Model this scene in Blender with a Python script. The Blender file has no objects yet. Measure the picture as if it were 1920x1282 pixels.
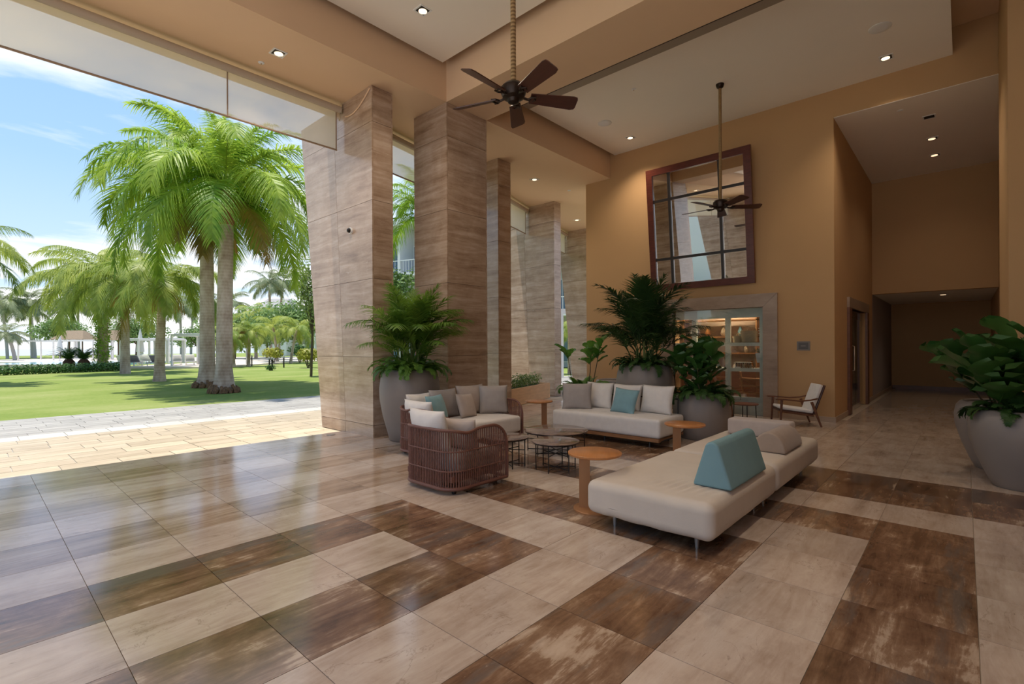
import bpy, bmesh, math, random
from mathutils import Vector, Matrix, Euler, noise

S = bpy.context.scene
COL = S.collection
R90 = math.pi / 2

# ------------------------------------------------------------------ camera
F, CX, HY, CAMH, ROLL, YAW = 932.0, 960.0, 649.0, 1.52, -0.0048, 0.7383
_D = Vector((math.cos(YAW), math.sin(YAW), 0))
_R0 = Vector((math.sin(YAW), -math.cos(YAW), 0))
_U0 = Vector((0, 0, 1))
_R = _R0 * math.cos(ROLL) + _U0 * math.sin(ROLL)
_U = _U0 * math.cos(ROLL) - _R0 * math.sin(ROLL)
CAM = Vector((0, 0, CAMH))
cd = bpy.data.cameras.new('camera')
cam = bpy.data.objects.new('camera', cd)
COL.objects.link(cam)
cd.sensor_width = 36.0
cd.lens = F / 1920 * 36
cd.shift_y = (HY - 641.0) / 1920
cd.clip_end = 3000
cam.matrix_world = Matrix(((_R.x, _U.x, -_D.x, 0), (_R.y, _U.y, -_D.y, 0), (_R.z, _U.z, -_D.z, CAMH), (0, 0, 0, 1)))
S.camera = cam


def ray(px, py):
    return _D + _R * ((px - CX) / F) + _U * ((HY - py) / F)


def G(px, py, z=0.0):
    r = ray(px, py)
    return CAM + r * ((z - CAMH) / r.z)


def AT(px, d, z=0.0):
    """point at depth d along the column px, at height z"""
    r = ray(px, HY)
    p = CAM + r * d
    return Vector((p.x, p.y, z))


# ------------------------------------------------------------------ world, sun, exposure
S.view_settings.view_transform = 'Standard'
S.view_settings.look = 'None'
S.view_settings.gamma = 1.0
S.view_settings.use_curve_mapping = False
S.view_settings.exposure = 0.78

SKY_STRENGTH = 0.76
SUN_STRENGTH = 3.2
LAMP_POWER = 1.0

w = bpy.data.worlds.new('sky')
S.world = w
w.use_nodes = True
wt = w.node_tree
wt.nodes.clear()


class NT:
    """tiny node-tree helper"""
    def __init__(self, tree):
        self.t = tree

    def n(self, kind, ins=None, **props):
        nd = self.t.nodes.new(kind)
        for k, v in props.items():
            setattr(nd, k, v)
        for k, v in (ins or {}).items():
            self.set(nd, k, v)
        return nd

    def set(self, nd, k, v):
        sock = nd.inputs[k]
        if isinstance(v, bpy.types.NodeSocket):
            self.t.links.new(v, sock)
        else:
            if isinstance(v, (tuple, list)) and len(v) == 3 and sock.type == 'RGBA':
                v = tuple(v) + (1,)
            sock.default_value = v

    def math(self, op, a, b=0.0, clamp=False):
        nd = self.n('ShaderNodeMath', operation=op, use_clamp=clamp)
        self.set(nd, 0, a)
        self.set(nd, 1, b)
        return nd.outputs[0]

    def vmath(self, op, a, b):
        nd = self.n('ShaderNodeVectorMath', operation=op)
        self.set(nd, 0, a)
        self.set(nd, 1, b)
        return nd.outputs[0]

    def ramp(self, fac, stops, interp='LINEAR'):
        nd = self.n('ShaderNodeValToRGB', {'Fac': fac})
        cr = nd.color_ramp
        cr.interpolation = interp
        while len(cr.elements) < len(stops):
            cr.elements.new(0.5)
        for e, (p, c) in zip(cr.elements, stops):
            e.position = p
            e.color = tuple(c) + (1,) if len(c) == 3 else c
        return nd.outputs['Color']

    def mix(self, fac, a, b, blend='MIX'):
        nd = self.n('ShaderNodeMix', data_type='RGBA', blend_type=blend)
        self.set(nd, 0, fac)
        self.set(nd, 6, a)
        self.set(nd, 7, b)
        return nd.outputs[2]

    def noise(self, vec, scale, detail=3.0, rough=0.5, dist=0.0):
        nd = self.n('ShaderNodeTexNoise', {'Scale': scale, 'Detail': detail, 'Roughness': rough, 'Distortion': dist})
        if vec is not None:
            self.set(nd, 'Vector', vec)
        return nd.outputs['Fac']


nt = NT(wt)
tc = nt.n('ShaderNodeTexCoord')
sep = nt.n('ShaderNodeSeparateXYZ', {0: tc.outputs['Generated']})
zc = nt.math('MAXIMUM', sep.outputs['Z'], 0.0)
grad = nt.ramp(zc, [(0.0, (0.70, 0.82, 0.95)), (0.10, (0.56, 0.73, 0.95)), (0.28, (0.36, 0.57, 0.90)), (0.65, (0.20, 0.40, 0.80)), (1.0, (0.13, 0.30, 0.68))])
den = nt.math('ADD', zc, 0.16)
cu = nt.n('ShaderNodeCombineXYZ', {0: nt.math('DIVIDE', sep.outputs['X'], den), 1: nt.math('DIVIDE', sep.outputs['Y'], den), 2: 0.7})
cl = nt.noise(nt.vmath('MULTIPLY', cu.outputs[0], (0.62, 0.9, 1.0)), 1.15, 9.0, 0.58, 0.35)
low = nt.ramp(zc, [(0.0, (0.16,) * 3), (0.24, (0.08,) * 3), (0.36, (0.0,) * 3)])
cloud = nt.ramp(nt.math('ADD', cl, low), [(0.53, (0, 0, 0)), (0.66, (1, 1, 1))])
sky = nt.mix(cloud, grad, (1.0, 1.0, 1.0))
bg = nt.n('ShaderNodeBackground', {'Color': sky, 'Strength': SKY_STRENGTH})
nt.n('ShaderNodeOutputWorld', {'Surface': bg.outputs[0]})

sl = bpy.data.lights.new('sun', 'SUN')
sl.energy = SUN_STRENGTH
sl.angle = math.radians(1.0)
sl.color = (1.0, 0.94, 0.84)
sun = bpy.data.objects.new('sun', sl)
COL.objects.link(sun)
sun.rotation_euler = Vector((-0.12, 0.09, 1.0)).to_track_quat('Z', 'Y').to_euler()

# ------------------------------------------------------------------ materials
MATS = {}


def newmat(name):
    m = bpy.data.materials.new(name)
    m.use_nodes = True
    m.node_tree.nodes.clear()
    MATS[name] = m
    return m, NT(m.node_tree)


def finish(t, shader):
    t.n('ShaderNodeOutputMaterial', {'Surface': shader})


def plain(name, c, rough=0.5, metal=0.0, var=0.0, scale=6.0, bump=0.0, bscale=60.0, spec=0.5, stretch=(1, 1, 1), c2=None, sheen=0.0, coat=0.0, rnd=0.0):
    """principled, with an optional noise variation between c and c2"""
    m, t = newmat(name)
    p = t.n('ShaderNodeBsdfPrincipled', {'Roughness': rough, 'Metallic': metal, 'Specular IOR Level': spec, 'Coat Weight': coat, 'Coat Roughness': 0.08, 'Sheen Weight': sheen})
    col = None
    if var or c2 or bump:
        co = t.n('ShaderNodeTexCoord').outputs['Object']
        v = t.vmath('MULTIPLY', co, stretch)
        if rnd:
            oi = t.n('ShaderNodeObjectInfo')
            v = t.vmath('ADD', v, t.n('ShaderNodeCombineXYZ', {0: t.math('MULTIPLY', oi.outputs['Random'], 37.0), 1: t.math('MULTIPLY', oi.outputs['Random'], 11.0), 2: 0.0}).outputs[0])
    if var or c2:
        nf = t.noise(v, scale, 4.0, 0.6)
        d = c2 or tuple(x * (1 - var) for x in c)
        col = t.ramp(nf, [(0.3, d), (0.7, c)])
    if rnd:
        oi2 = t.n('ShaderNodeObjectInfo')
        hsv = t.n('ShaderNodeHueSaturation', {'Saturation': 1.0, 'Hue': 0.5, 'Value': t.math('ADD', t.math('MULTIPLY', oi2.outputs['Random'], rnd), 1.0 - rnd / 2)})
        t.set(hsv, 'Color', col if col is not None else c)
        col = hsv.outputs[0]
    t.set(p, 'Base Color', col if col is not None else c)
    if bump:
        bf = t.noise(v, bscale, 3.0, 0.6)
        b = t.n('ShaderNodeBump', {'Strength': bump, 'Distance': 0.01, 'Height': bf})
        t.set(p, 'Normal', b.outputs[0])
    finish(t, p.outputs[0])
    return m


def travertine(name, stops, along, rough, cross=7.0, rndv=0.25, pits=None, ior=1.5, blotch=0.22, grey=None, stretch=0.8, vein=None):
    """banded stone with cloudy patches and pits; bands run along X ('x', floors) or level ('h', walls)"""
    m, t = newmat(name)
    pos = t.n('ShaderNodeNewGeometry').outputs['Position']
    oi = t.n('ShaderNodeObjectInfo').outputs['Random']
    off = t.n('ShaderNodeCombineXYZ', {0: t.math('MULTIPLY', oi, 53.0), 1: t.math('MULTIPLY', oi, 91.0), 2: t.math('MULTIPLY', oi, 67.0)}).outputs[0]
    sc = (stretch, cross, 1.0) if along == 'x' else (stretch, stretch, cross)
    base = t.vmath('ADD', pos, off)
    # warp the bands a little so that they wander
    wn = t.n('ShaderNodeTexNoise', {'Vector': base, 'Scale': 1.7, 'Detail': 3.0})
    warp = t.vmath('MULTIPLY', t.vmath('SUBTRACT', wn.outputs['Color'], (0.5, 0.5, 0.5)), (0.30, 0.05, 0.05) if along == 'x' else (0.30, 0.30, 0.06))
    wp = t.vmath('ADD', base, warp)
    n1 = t.noise(t.vmath('MULTIPLY', wp, sc), 1.0, 8.0, 0.68, 0.5)
    n2 = t.noise(t.vmath('MULTIPLY', wp, tuple(s * 4.0 for s in sc)), 1.0, 5.0, 0.7, 0.8)
    n3 = t.noise(wp, 2.6, 5.0, 0.65, 0.3)
    f = t.math('ADD', t.math('ADD', t.math('MULTIPLY', n1, 0.78 - blotch), t.math('MULTIPLY', n2, 0.22)), t.math('MULTIPLY', n3, blotch))
    col = t.ramp(f, stops)
    if grey:
        gf = t.ramp(t.noise(t.vmath('MULTIPLY', t.vmath('ADD', wp, (7.3, 2.1, 4.4)), tuple(s * 0.8 for s in sc)), 1.0, 6.0, 0.65), [(0.54, (0, 0, 0)), (0.62, (1, 1, 1))])
        col = t.mix(t.math('MULTIPLY', gf, 0.7), col, grey)
    hsv = t.n('ShaderNodeHueSaturation', {'Hue': 0.5, 'Saturation': 1.0, 'Value': t.math('ADD', t.math('MULTIPLY', oi, rndv), 1.0 - rndv / 2), 'Color': col})
    col = hsv.outputs[0]
    if pits:
        n4 = t.noise(t.vmath('MULTIPLY', wp, (6.0, 30.0, 6.0) if along == 'x' else (6.0, 6.0, 30.0)), 1.0, 5.0, 0.7, 1.0)
        pf = t.ramp(n4, [(0.64, (0, 0, 0)), (0.70, (1, 1, 1))])
        col = t.mix(t.math('MULTIPLY', pf, 0.6), col, pits)
    if vein:
        vs_ = (2.2, 3.4, 1.0) if along == 'x' else (1.2, 1.2, 4.0)
        n5 = t.noise(t.vmath('ADD', t.vmath('MULTIPLY', wp, vs_), (3.1, 8.7, 1.9)), 1.0, 6.0, 0.62, 0.6)
        ridge = t.math('ABSOLUTE', t.math('SUBTRACT', n5, 0.5))
        mask = t.ramp(t.noise(wp, 1.9, 2.0, 0.5), [(0.50, (0, 0, 0)), (0.60, (1, 1, 1))])
        vf = t.ramp(ridge, [(0.0, (1, 1, 1)), (0.008, (0, 0, 0))])
        col = t.mix(t.math('MULTIPLY', t.math('MULTIPLY', vf, mask), 0.5), col, vein)
    p = t.n('ShaderNodeBsdfPrincipled', {'Base Color': col, 'Roughness': rough, 'IOR': ior})
    finish(t, p.outputs[0])
    return m


def leafmat(name, c, c2, trans=0.35, rough=0.45, rnd=0.35):
    m, t = newmat(name)
    pos = t.n('ShaderNodeNewGeometry').outputs['Position']
    oi = t.n('ShaderNodeObjectInfo').outputs['Random']
    nf = t.noise(pos, 2.3, 2.0, 0.6)
    f = t.math('ADD', t.math('MULTIPLY', nf, 0.75), t.math('MULTIPLY', oi, rnd))
    col = t.ramp(f, [(0.25, c), (0.75, c2)])
    p = t.n('ShaderNodeBsdfPrincipled', {'Base Color': col, 'Roughness': rough, 'Specular IOR Level': 0.35})
    tr = t.n('ShaderNodeBsdfTranslucent', {'Color': col})
    mx = t.n('ShaderNodeMixShader', {0: trans, 1: p.outputs[0], 2: tr.outputs[0]})
    finish(t, mx.outputs[0])
    return m


def glassmat(name, tint=(0.96, 0.98, 0.97), refl=0.10):
    m, t = newmat(name)
    lw = t.n('ShaderNodeFresnel', {'IOR': 1.45})
    tr = t.n('ShaderNodeBsdfTransparent', {'Color': tint})
    gl = t.n('ShaderNodeBsdfGlossy', {'Color': (1, 1, 1), 'Roughness': 0.01})
    mx = t.n('ShaderNodeMixShader', {0: t.math('ADD', lw.outputs[0], refl, True), 1: tr.outputs[0], 2: gl.outputs[0]})
    finish(t, mx.outputs[0])
    return m


def emit(name, c, s):
    m, t = newmat(name)
    e = t.n('ShaderNodeEmission', {'Color': c, 'Strength': s})
    finish(t, e.outputs[0])
    return m


plain('wall_paint', (0.54, 0.325, 0.150), 0.85, var=0.05, scale=0.8, bump=0.03, bscale=180)
plain('soffit_paint', (0.74, 0.515, 0.325), 0.85, var=0.04, scale=0.8)
plain('ceiling_white', (0.90, 0.83, 0.73), 0.9, var=0.03, scale=0.7)
plain('slab_dark', (0.16, 0.10, 0.06), 0.9)
plain('gap_shade_grey', (0.36, 0.31, 0.25), 0.6)  # grey of a shaded gap, put into the colour
plain('planter_stone', (0.72, 0.42, 0.20), 0.75, var=0.2, scale=3, stretch=(1, 1, 6))
plain('baseboard_stone', (0.50, 0.36, 0.25), 0.35, var=0.2, scale=3, stretch=(1, 1, 6))
plain('grout', (0.46, 0.37, 0.28), 0.8)
travertine('tile_light', [(0.34, (0.27, 0.185, 0.13)), (0.42, (0.42, 0.315, 0.24)), (0.52, (0.53, 0.42, 0.335)), (0.66, (0.64, 0.54, 0.45))], 'x', 0.13, cross=4.5, rndv=0.14, pits=(0.22, 0.15, 0.105), ior=1.6, blotch=0.3, vein=(0.20, 0.13, 0.085))
travertine('tile_dark', [(0.36, (0.050, 0.025, 0.015)), (0.43, (0.120, 0.063, 0.036)), (0.50, (0.195, 0.108, 0.062)), (0.555, (0.28, 0.172, 0.106)), (0.585, (0.46, 0.335, 0.235)), (0.64, (0.54, 0.41, 0.30))], 'x', 0.13, cross=4.6, rndv=0.30, pits=(0.42, 0.31, 0.23), ior=1.6, blotch=0.36, grey=(0.14, 0.112, 0.095), stretch=0.8)
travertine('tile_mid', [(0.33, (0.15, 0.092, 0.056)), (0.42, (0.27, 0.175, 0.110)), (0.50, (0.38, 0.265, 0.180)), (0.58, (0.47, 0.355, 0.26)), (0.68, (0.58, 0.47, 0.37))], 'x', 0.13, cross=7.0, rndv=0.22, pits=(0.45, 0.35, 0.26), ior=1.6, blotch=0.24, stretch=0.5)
travertine('pillar_stone', [(0.32, (0.18, 0.112, 0.070)), (0.42, (0.32, 0.208, 0.138)), (0.51, (0.44, 0.312, 0.222)), (0.60, (0.55, 0.42, 0.325)), (0.72, (0.72, 0.62, 0.52))], 'h', 0.24, cross=5.5, rndv=0.08, ior=1.75, blotch=0.24, stretch=0.45, pits=(0.62, 0.51, 0.41))
travertine('frame_stone', [(0.30, (0.20, 0.13, 0.085)), (0.5, (0.33, 0.23, 0.16)), (0.75, (0.46, 0.35, 0.26))], 'h', 0.35, cross=3.0, rndv=0.1)
travertine('patio_stone', [(0.34, (0.34, 0.27, 0.18)), (0.5, (0.48, 0.395, 0.28)), (0.68, (0.60, 0.515, 0.39))], 'x', 0.55, cross=6.0, rndv=0.22)
travertine('patio_grey', [(0.34, (0.27, 0.25, 0.225)), (0.5, (0.38, 0.36, 0.325)), (0.68, (0.49, 0.465, 0.42))], 'x', 0.7, cross=5.0, rndv=0.22)
travertine('court_bounce', [(0.34, (0.64, 0.60, 0.54)), (0.5, (0.70, 0.66, 0.60)), (0.68, (0.76, 0.72, 0.66))], 'x', 0.8, cross=2.0, rndv=0.0)  # pale tone chosen to bounce sunlight up to the ceiling
travertine('patio_white', [(0.34, (0.52, 0.47, 0.39)), (0.5, (0.62, 0.575, 0.50)), (0.68, (0.70, 0.66, 0.59))], 'x', 0.5, cross=5.0, rndv=0.1)

plain('fabric_light', (0.74, 0.69, 0.645), 0.9, var=0.10, scale=9, bump=0.25, bscale=260, sheen=0.2, spec=0.2)
plain('fabric_grey', (0.40, 0.355, 0.33), 0.9, var=0.10, scale=9, bump=0.25, bscale=260, sheen=0.2, spec=0.2)
plain('fabric_taupe', (0.48, 0.395, 0.34), 0.9, var=0.10, scale=9, bump=0.25, bscale=260, sheen=0.2, spec=0.2)
plain('fabric_brown', (0.36, 0.27, 0.205), 0.9, var=0.10, scale=9, bump=0.2, bscale=260, sheen=0.2, spec=0.2)
plain('fabric_teal', (0.22, 0.38, 0.42), 0.85, var=0.15, scale=8, bump=0.25, bscale=260, sheen=0.2, spec=0.2)
plain('fabric_teal_wedge', (0.19, 0.315, 0.34), 0.85, var=0.08, scale=5, bump=0.2, bscale=260, spec=0.2)
plain('mattress', (0.60, 0.52, 0.44), 0.88, var=0.08, scale=4, bump=0.15, bscale=200, spec=0.2)
plain('rope', (0.20, 0.085, 0.060), 0.6, var=0.35, scale=30)
plain('rope_frame', (0.16, 0.065, 0.045), 0.5)
plain('dark_metal', (0.028, 0.024, 0.022), 0.4, metal=0.6)
plain('chrome', (0.75, 0.74, 0.72), 0.2, metal=1.0)
plain('alu_leg', (0.42, 0.40, 0.38), 0.35, metal=0.8)
plain('orange_top', (0.50, 0.20, 0.062), 0.33, var=0.22, scale=3, stretch=(1, 14, 1))
plain('orange_leg', (0.36, 0.165, 0.065), 0.4, metal=0.25)
plain('teak', (0.33, 0.155, 0.065), 0.45, var=0.35, scale=4, stretch=(1, 1, 9))
plain('walnut', (0.19, 0.072, 0.034), 0.4, var=0.35, scale=5, stretch=(1, 1, 6))
plain('mahogany', (0.135, 0.030, 0.018), 0.3, var=0.4, scale=5, stretch=(1, 1, 6))
plain('mirror_bar', (0.02, 0.014, 0.012), 0.4)
plain('mirror_glass', (0.86, 0.86, 0.85), 0.015, metal=1.0)
plain('mirror_bevel', (0.95, 0.95, 0.94), 0.08, metal=1.0)
plain('pot_glaze', (0.255, 0.215, 0.19), 0.55, var=0.10, scale=2, bump=0.05, bscale=150)
plain('soil', (0.035, 0.024, 0.016), 0.95, var=0.4, scale=20)
plain('stem', (0.10, 0.07, 0.035), 0.7, var=0.3, scale=10)
plain('green_stem', (0.16, 0.20, 0.05), 0.6)
plain('fan_blade', (0.085, 0.028, 0.018), 0.35, var=0.3, scale=3, stretch=(1, 12, 1))
plain('fan_metal', (0.035, 0.022, 0.016), 0.35, metal=0.7)
plain('jute', (0.36, 0.22, 0.095), 0.9, var=0.35, scale=40, bump=0.4, bscale=120)
plain('marble_top', (0.10, 0.062, 0.048), 0.08, c2=(0.30, 0.22, 0.18), scale=5.5)
plain('white_paint', (0.78, 0.77, 0.74), 0.5)
plain('white_gloss', (0.80, 0.80, 0.80), 0.35)
plain('shop_white', (0.80, 0.83, 0.74), 0.5)
plain('shop_wall', (0.62, 0.48, 0.36), 0.8)
plain('shop_wood', (0.40, 0.20, 0.085), 0.5, var=0.3, scale=4)
plain('basket', (0.58, 0.46, 0.32), 0.8, var=0.3, scale=40, stretch=(1, 1, 4), bump=0.5, bscale=90)
plain('plaque', (0.10, 0.088, 0.078), 0.5)
plain('plaque_frame', (0.20, 0.17, 0.145), 0.5)
plain('plaque_text', (0.24, 0.21, 0.18), 0.5)
plain('black_hole', (0.01, 0.008, 0.007), 0.6)
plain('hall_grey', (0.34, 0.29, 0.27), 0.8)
plain('roller_tube', (0.52, 0.43, 0.33), 0.5)
plain('shade_bar', (0.35, 0.25, 0.17), 0.5)
emit('lamp_glow', (1.0, 0.74, 0.46), 1.3)
emit('lamp_glow_dim', (1.0, 0.66, 0.40), 1.0)
glassmat('glass')
glassmat('door_glass', (0.62, 0.50, 0.40), 0.06)
leafmat('royal_leaf', (0.12, 0.27, 0.022), (0.48, 0.60, 0.075), 0.5)
leafmat('royal_leaf_dry', (0.20, 0.17, 0.035), (0.38, 0.25, 0.06), 0.4)
leafmat('coco_leaf', (0.19, 0.29, 0.05), (0.50, 0.54, 0.12), 0.45)
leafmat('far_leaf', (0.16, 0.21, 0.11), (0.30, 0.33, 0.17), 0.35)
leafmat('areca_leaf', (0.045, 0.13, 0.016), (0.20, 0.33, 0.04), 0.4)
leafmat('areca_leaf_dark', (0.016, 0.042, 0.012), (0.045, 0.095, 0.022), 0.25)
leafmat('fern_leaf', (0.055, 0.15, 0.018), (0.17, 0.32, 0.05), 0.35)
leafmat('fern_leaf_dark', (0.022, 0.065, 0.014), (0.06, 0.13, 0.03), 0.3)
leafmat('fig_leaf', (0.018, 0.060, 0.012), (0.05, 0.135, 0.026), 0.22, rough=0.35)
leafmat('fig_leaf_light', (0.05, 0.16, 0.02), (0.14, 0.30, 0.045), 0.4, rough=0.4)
leafmat('shrub_leaf', (0.10, 0.18, 0.04), (0.34, 0.42, 0.14), 0.35)
leafmat('hedge_leaf', (0.035, 0.10, 0.028), (0.10, 0.20, 0.05), 0.25)
leafmat('vine_leaf', (0.10, 0.24, 0.02), (0.32, 0.50, 0.06), 0.4)
leafmat('tree_leaf', (0.09, 0.19, 0.045), (0.25, 0.36, 0.11), 0.35)
leafmat('yellow_leaf', (0.28, 0.32, 0.04), (0.44, 0.42, 0.07), 0.4)
plain('thatch', (0.33, 0.245, 0.16), 0.95, var=0.4, scale=8, stretch=(1, 1, 5))
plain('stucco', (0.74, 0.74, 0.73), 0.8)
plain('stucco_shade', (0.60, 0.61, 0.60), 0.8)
plain('window_blue', (0.16, 0.24, 0.31), 0.15)
plain('roof_grey', (0.40, 0.38, 0.36), 0.8)
plain('towel_grey', (0.36, 0.34, 0.37), 0.85)
plain('low_wall', (0.55, 0.44, 0.38), 0.8, var=0.15, scale=3)
plain('path_stone', (0.62, 0.54, 0.43), 0.85)
plain('deck', (0.72, 0.62, 0.52), 0.85)
plain('rock_root', (0.24, 0.135, 0.065), 0.9, var=0.6, scale=14, bump=0.8, bscale=25)
plain('crownshaft', (0.25, 0.30, 0.07), 0.5, c2=(0.30, 0.15, 0.06), scale=1.2)
plain('dry_sheath', (0.28, 0.105, 0.04), 0.7)
plain('inflorescence', (0.50, 0.29, 0.10), 0.8, rnd=0.3)
plain('cycad_trunk', (0.11, 0.055, 0.035), 0.95, var=0.5, scale=25, bump=0.8, bscale=40)


def _trunk():
    m, t = newmat('palm_trunk')
    co = t.n('ShaderNodeTexCoord').outputs['Object']
    sep = t.n('ShaderNodeSeparateXYZ', {0: co})
    nz = t.noise(t.vmath('MULTIPLY', co, (2.0, 2.0, 1.0)), 1.6, 4.0, 0.6)
    ring = t.math('SINE', t.math('ADD', t.math('MULTIPLY', sep.outputs['Z'], 56.0), t.math('MULTIPLY', nz, 2.0)))
    f = t.math('ADD', t.math('MULTIPLY', nz, 0.8), t.math('MULTIPLY', ring, 0.03))
    col = t.ramp(f, [(0.22, (0.26, 0.18, 0.125)), (0.42, (0.45, 0.36, 0.285)), (0.62, (0.60, 0.51, 0.43))])
    p = t.n('ShaderNodeBsdfPrincipled', {'Base Color': col, 'Roughness': 0.85})
    b = t.n('ShaderNodeBump', {'Strength': 0.2, 'Distance': 0.01, 'Height': ring})
    t.set(p, 'Normal', b.outputs[0])
    finish(t, p.outputs[0])


_trunk()


def _lawn():
    m, t = newmat('lawn')
    pos = t.n('ShaderNodeNewGeometry').outputs['Position']
    n1 = t.noise(t.vmath('MULTIPLY', pos, (0.25, 0.35, 1.0)), 1.0, 4.0, 0.6)
    n2 = t.noise(pos, 9.0, 3.0, 0.7)
    f = t.math('ADD', t.math('MULTIPLY', n1, 0.7), t.math('MULTIPLY', n2, 0.3))
    col = t.ramp(f, [(0.30, (0.16, 0.24, 0.045)), (0.50, (0.245, 0.305, 0.080)), (0.68, (0.35, 0.37, 0.145))])
    p = t.n('ShaderNodeBsdfPrincipled', {'Base Color': col, 'Roughness': 0.95, 'Specular IOR Level': 0.1})
    b = t.n('ShaderNodeBump', {'Strength': 0.6, 'Distance': 0.03, 'Height': t.noise(pos, 60.0, 2.0, 0.7)})
    t.set(p, 'Normal', b.outputs[0])
    finish(t, p.outputs[0])


_lawn()


def _water(name, c, bs):
    m, t = newmat(name)
    pos = t.n('ShaderNodeNewGeometry').outputs['Position']
    p = t.n('ShaderNodeBsdfPrincipled', {'Base Color': c, 'Roughness': 0.12})
    b = t.n('ShaderNodeBump', {'Strength': 0.35, 'Distance': 0.05, 'Height': t.noise(pos, bs, 3.0, 0.6)})
    t.set(p, 'Normal', b.outputs[0])
    finish(t, p.outputs[0])


_water('pool_water', (0.30, 0.56, 0.66), 1.2)
_water('sea_water', (0.16, 0.26, 0.33), 0.3)


def _shade():
    m, t = newmat('shade_fabric')
    c = (0.74, 0.62, 0.48)
    d = t.n('ShaderNodeBsdfDiffuse', {'Color': c})
    tr = t.n('ShaderNodeBsdfTranslucent', {'Color': (0.85, 0.74, 0.60)})
    tp = t.n('ShaderNodeBsdfTransparent', {'Color': (1, 1, 1)})
    m1 = t.n('ShaderNodeMixShader', {0: 0.6, 1: d.outputs[0], 2: tr.outputs[0]})
    m2 = t.n('ShaderNodeMixShader', {0: 0.22, 1: m1.outputs[0], 2: tp.outputs[0]})
    finish(t, m2.outputs[0])


_shade()


def _jute_rope():
    """rope wound round a rod: slanting turns"""
    m, t = newmat('rope_wound')
    co = t.n('ShaderNodeTexCoord').outputs['Object']
    sep = t.n('ShaderNodeSeparateXYZ', {0: co})
    wv = t.math('SINE', t.math('MULTIPLY', sep.outputs['Z'], 150.0))
    col = t.ramp(t.math('ADD', t.math('MULTIPLY', wv, 0.5), 0.5), [(0.0, (0.17, 0.095, 0.038)), (1.0, (0.44, 0.285, 0.13))])
    p = t.n('ShaderNodeBsdfPrincipled', {'Base Color': col, 'Roughness': 0.9})
    finish(t, p.outputs[0])


_jute_rope()

# ------------------------------------------------------------------ mesh helpers


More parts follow.
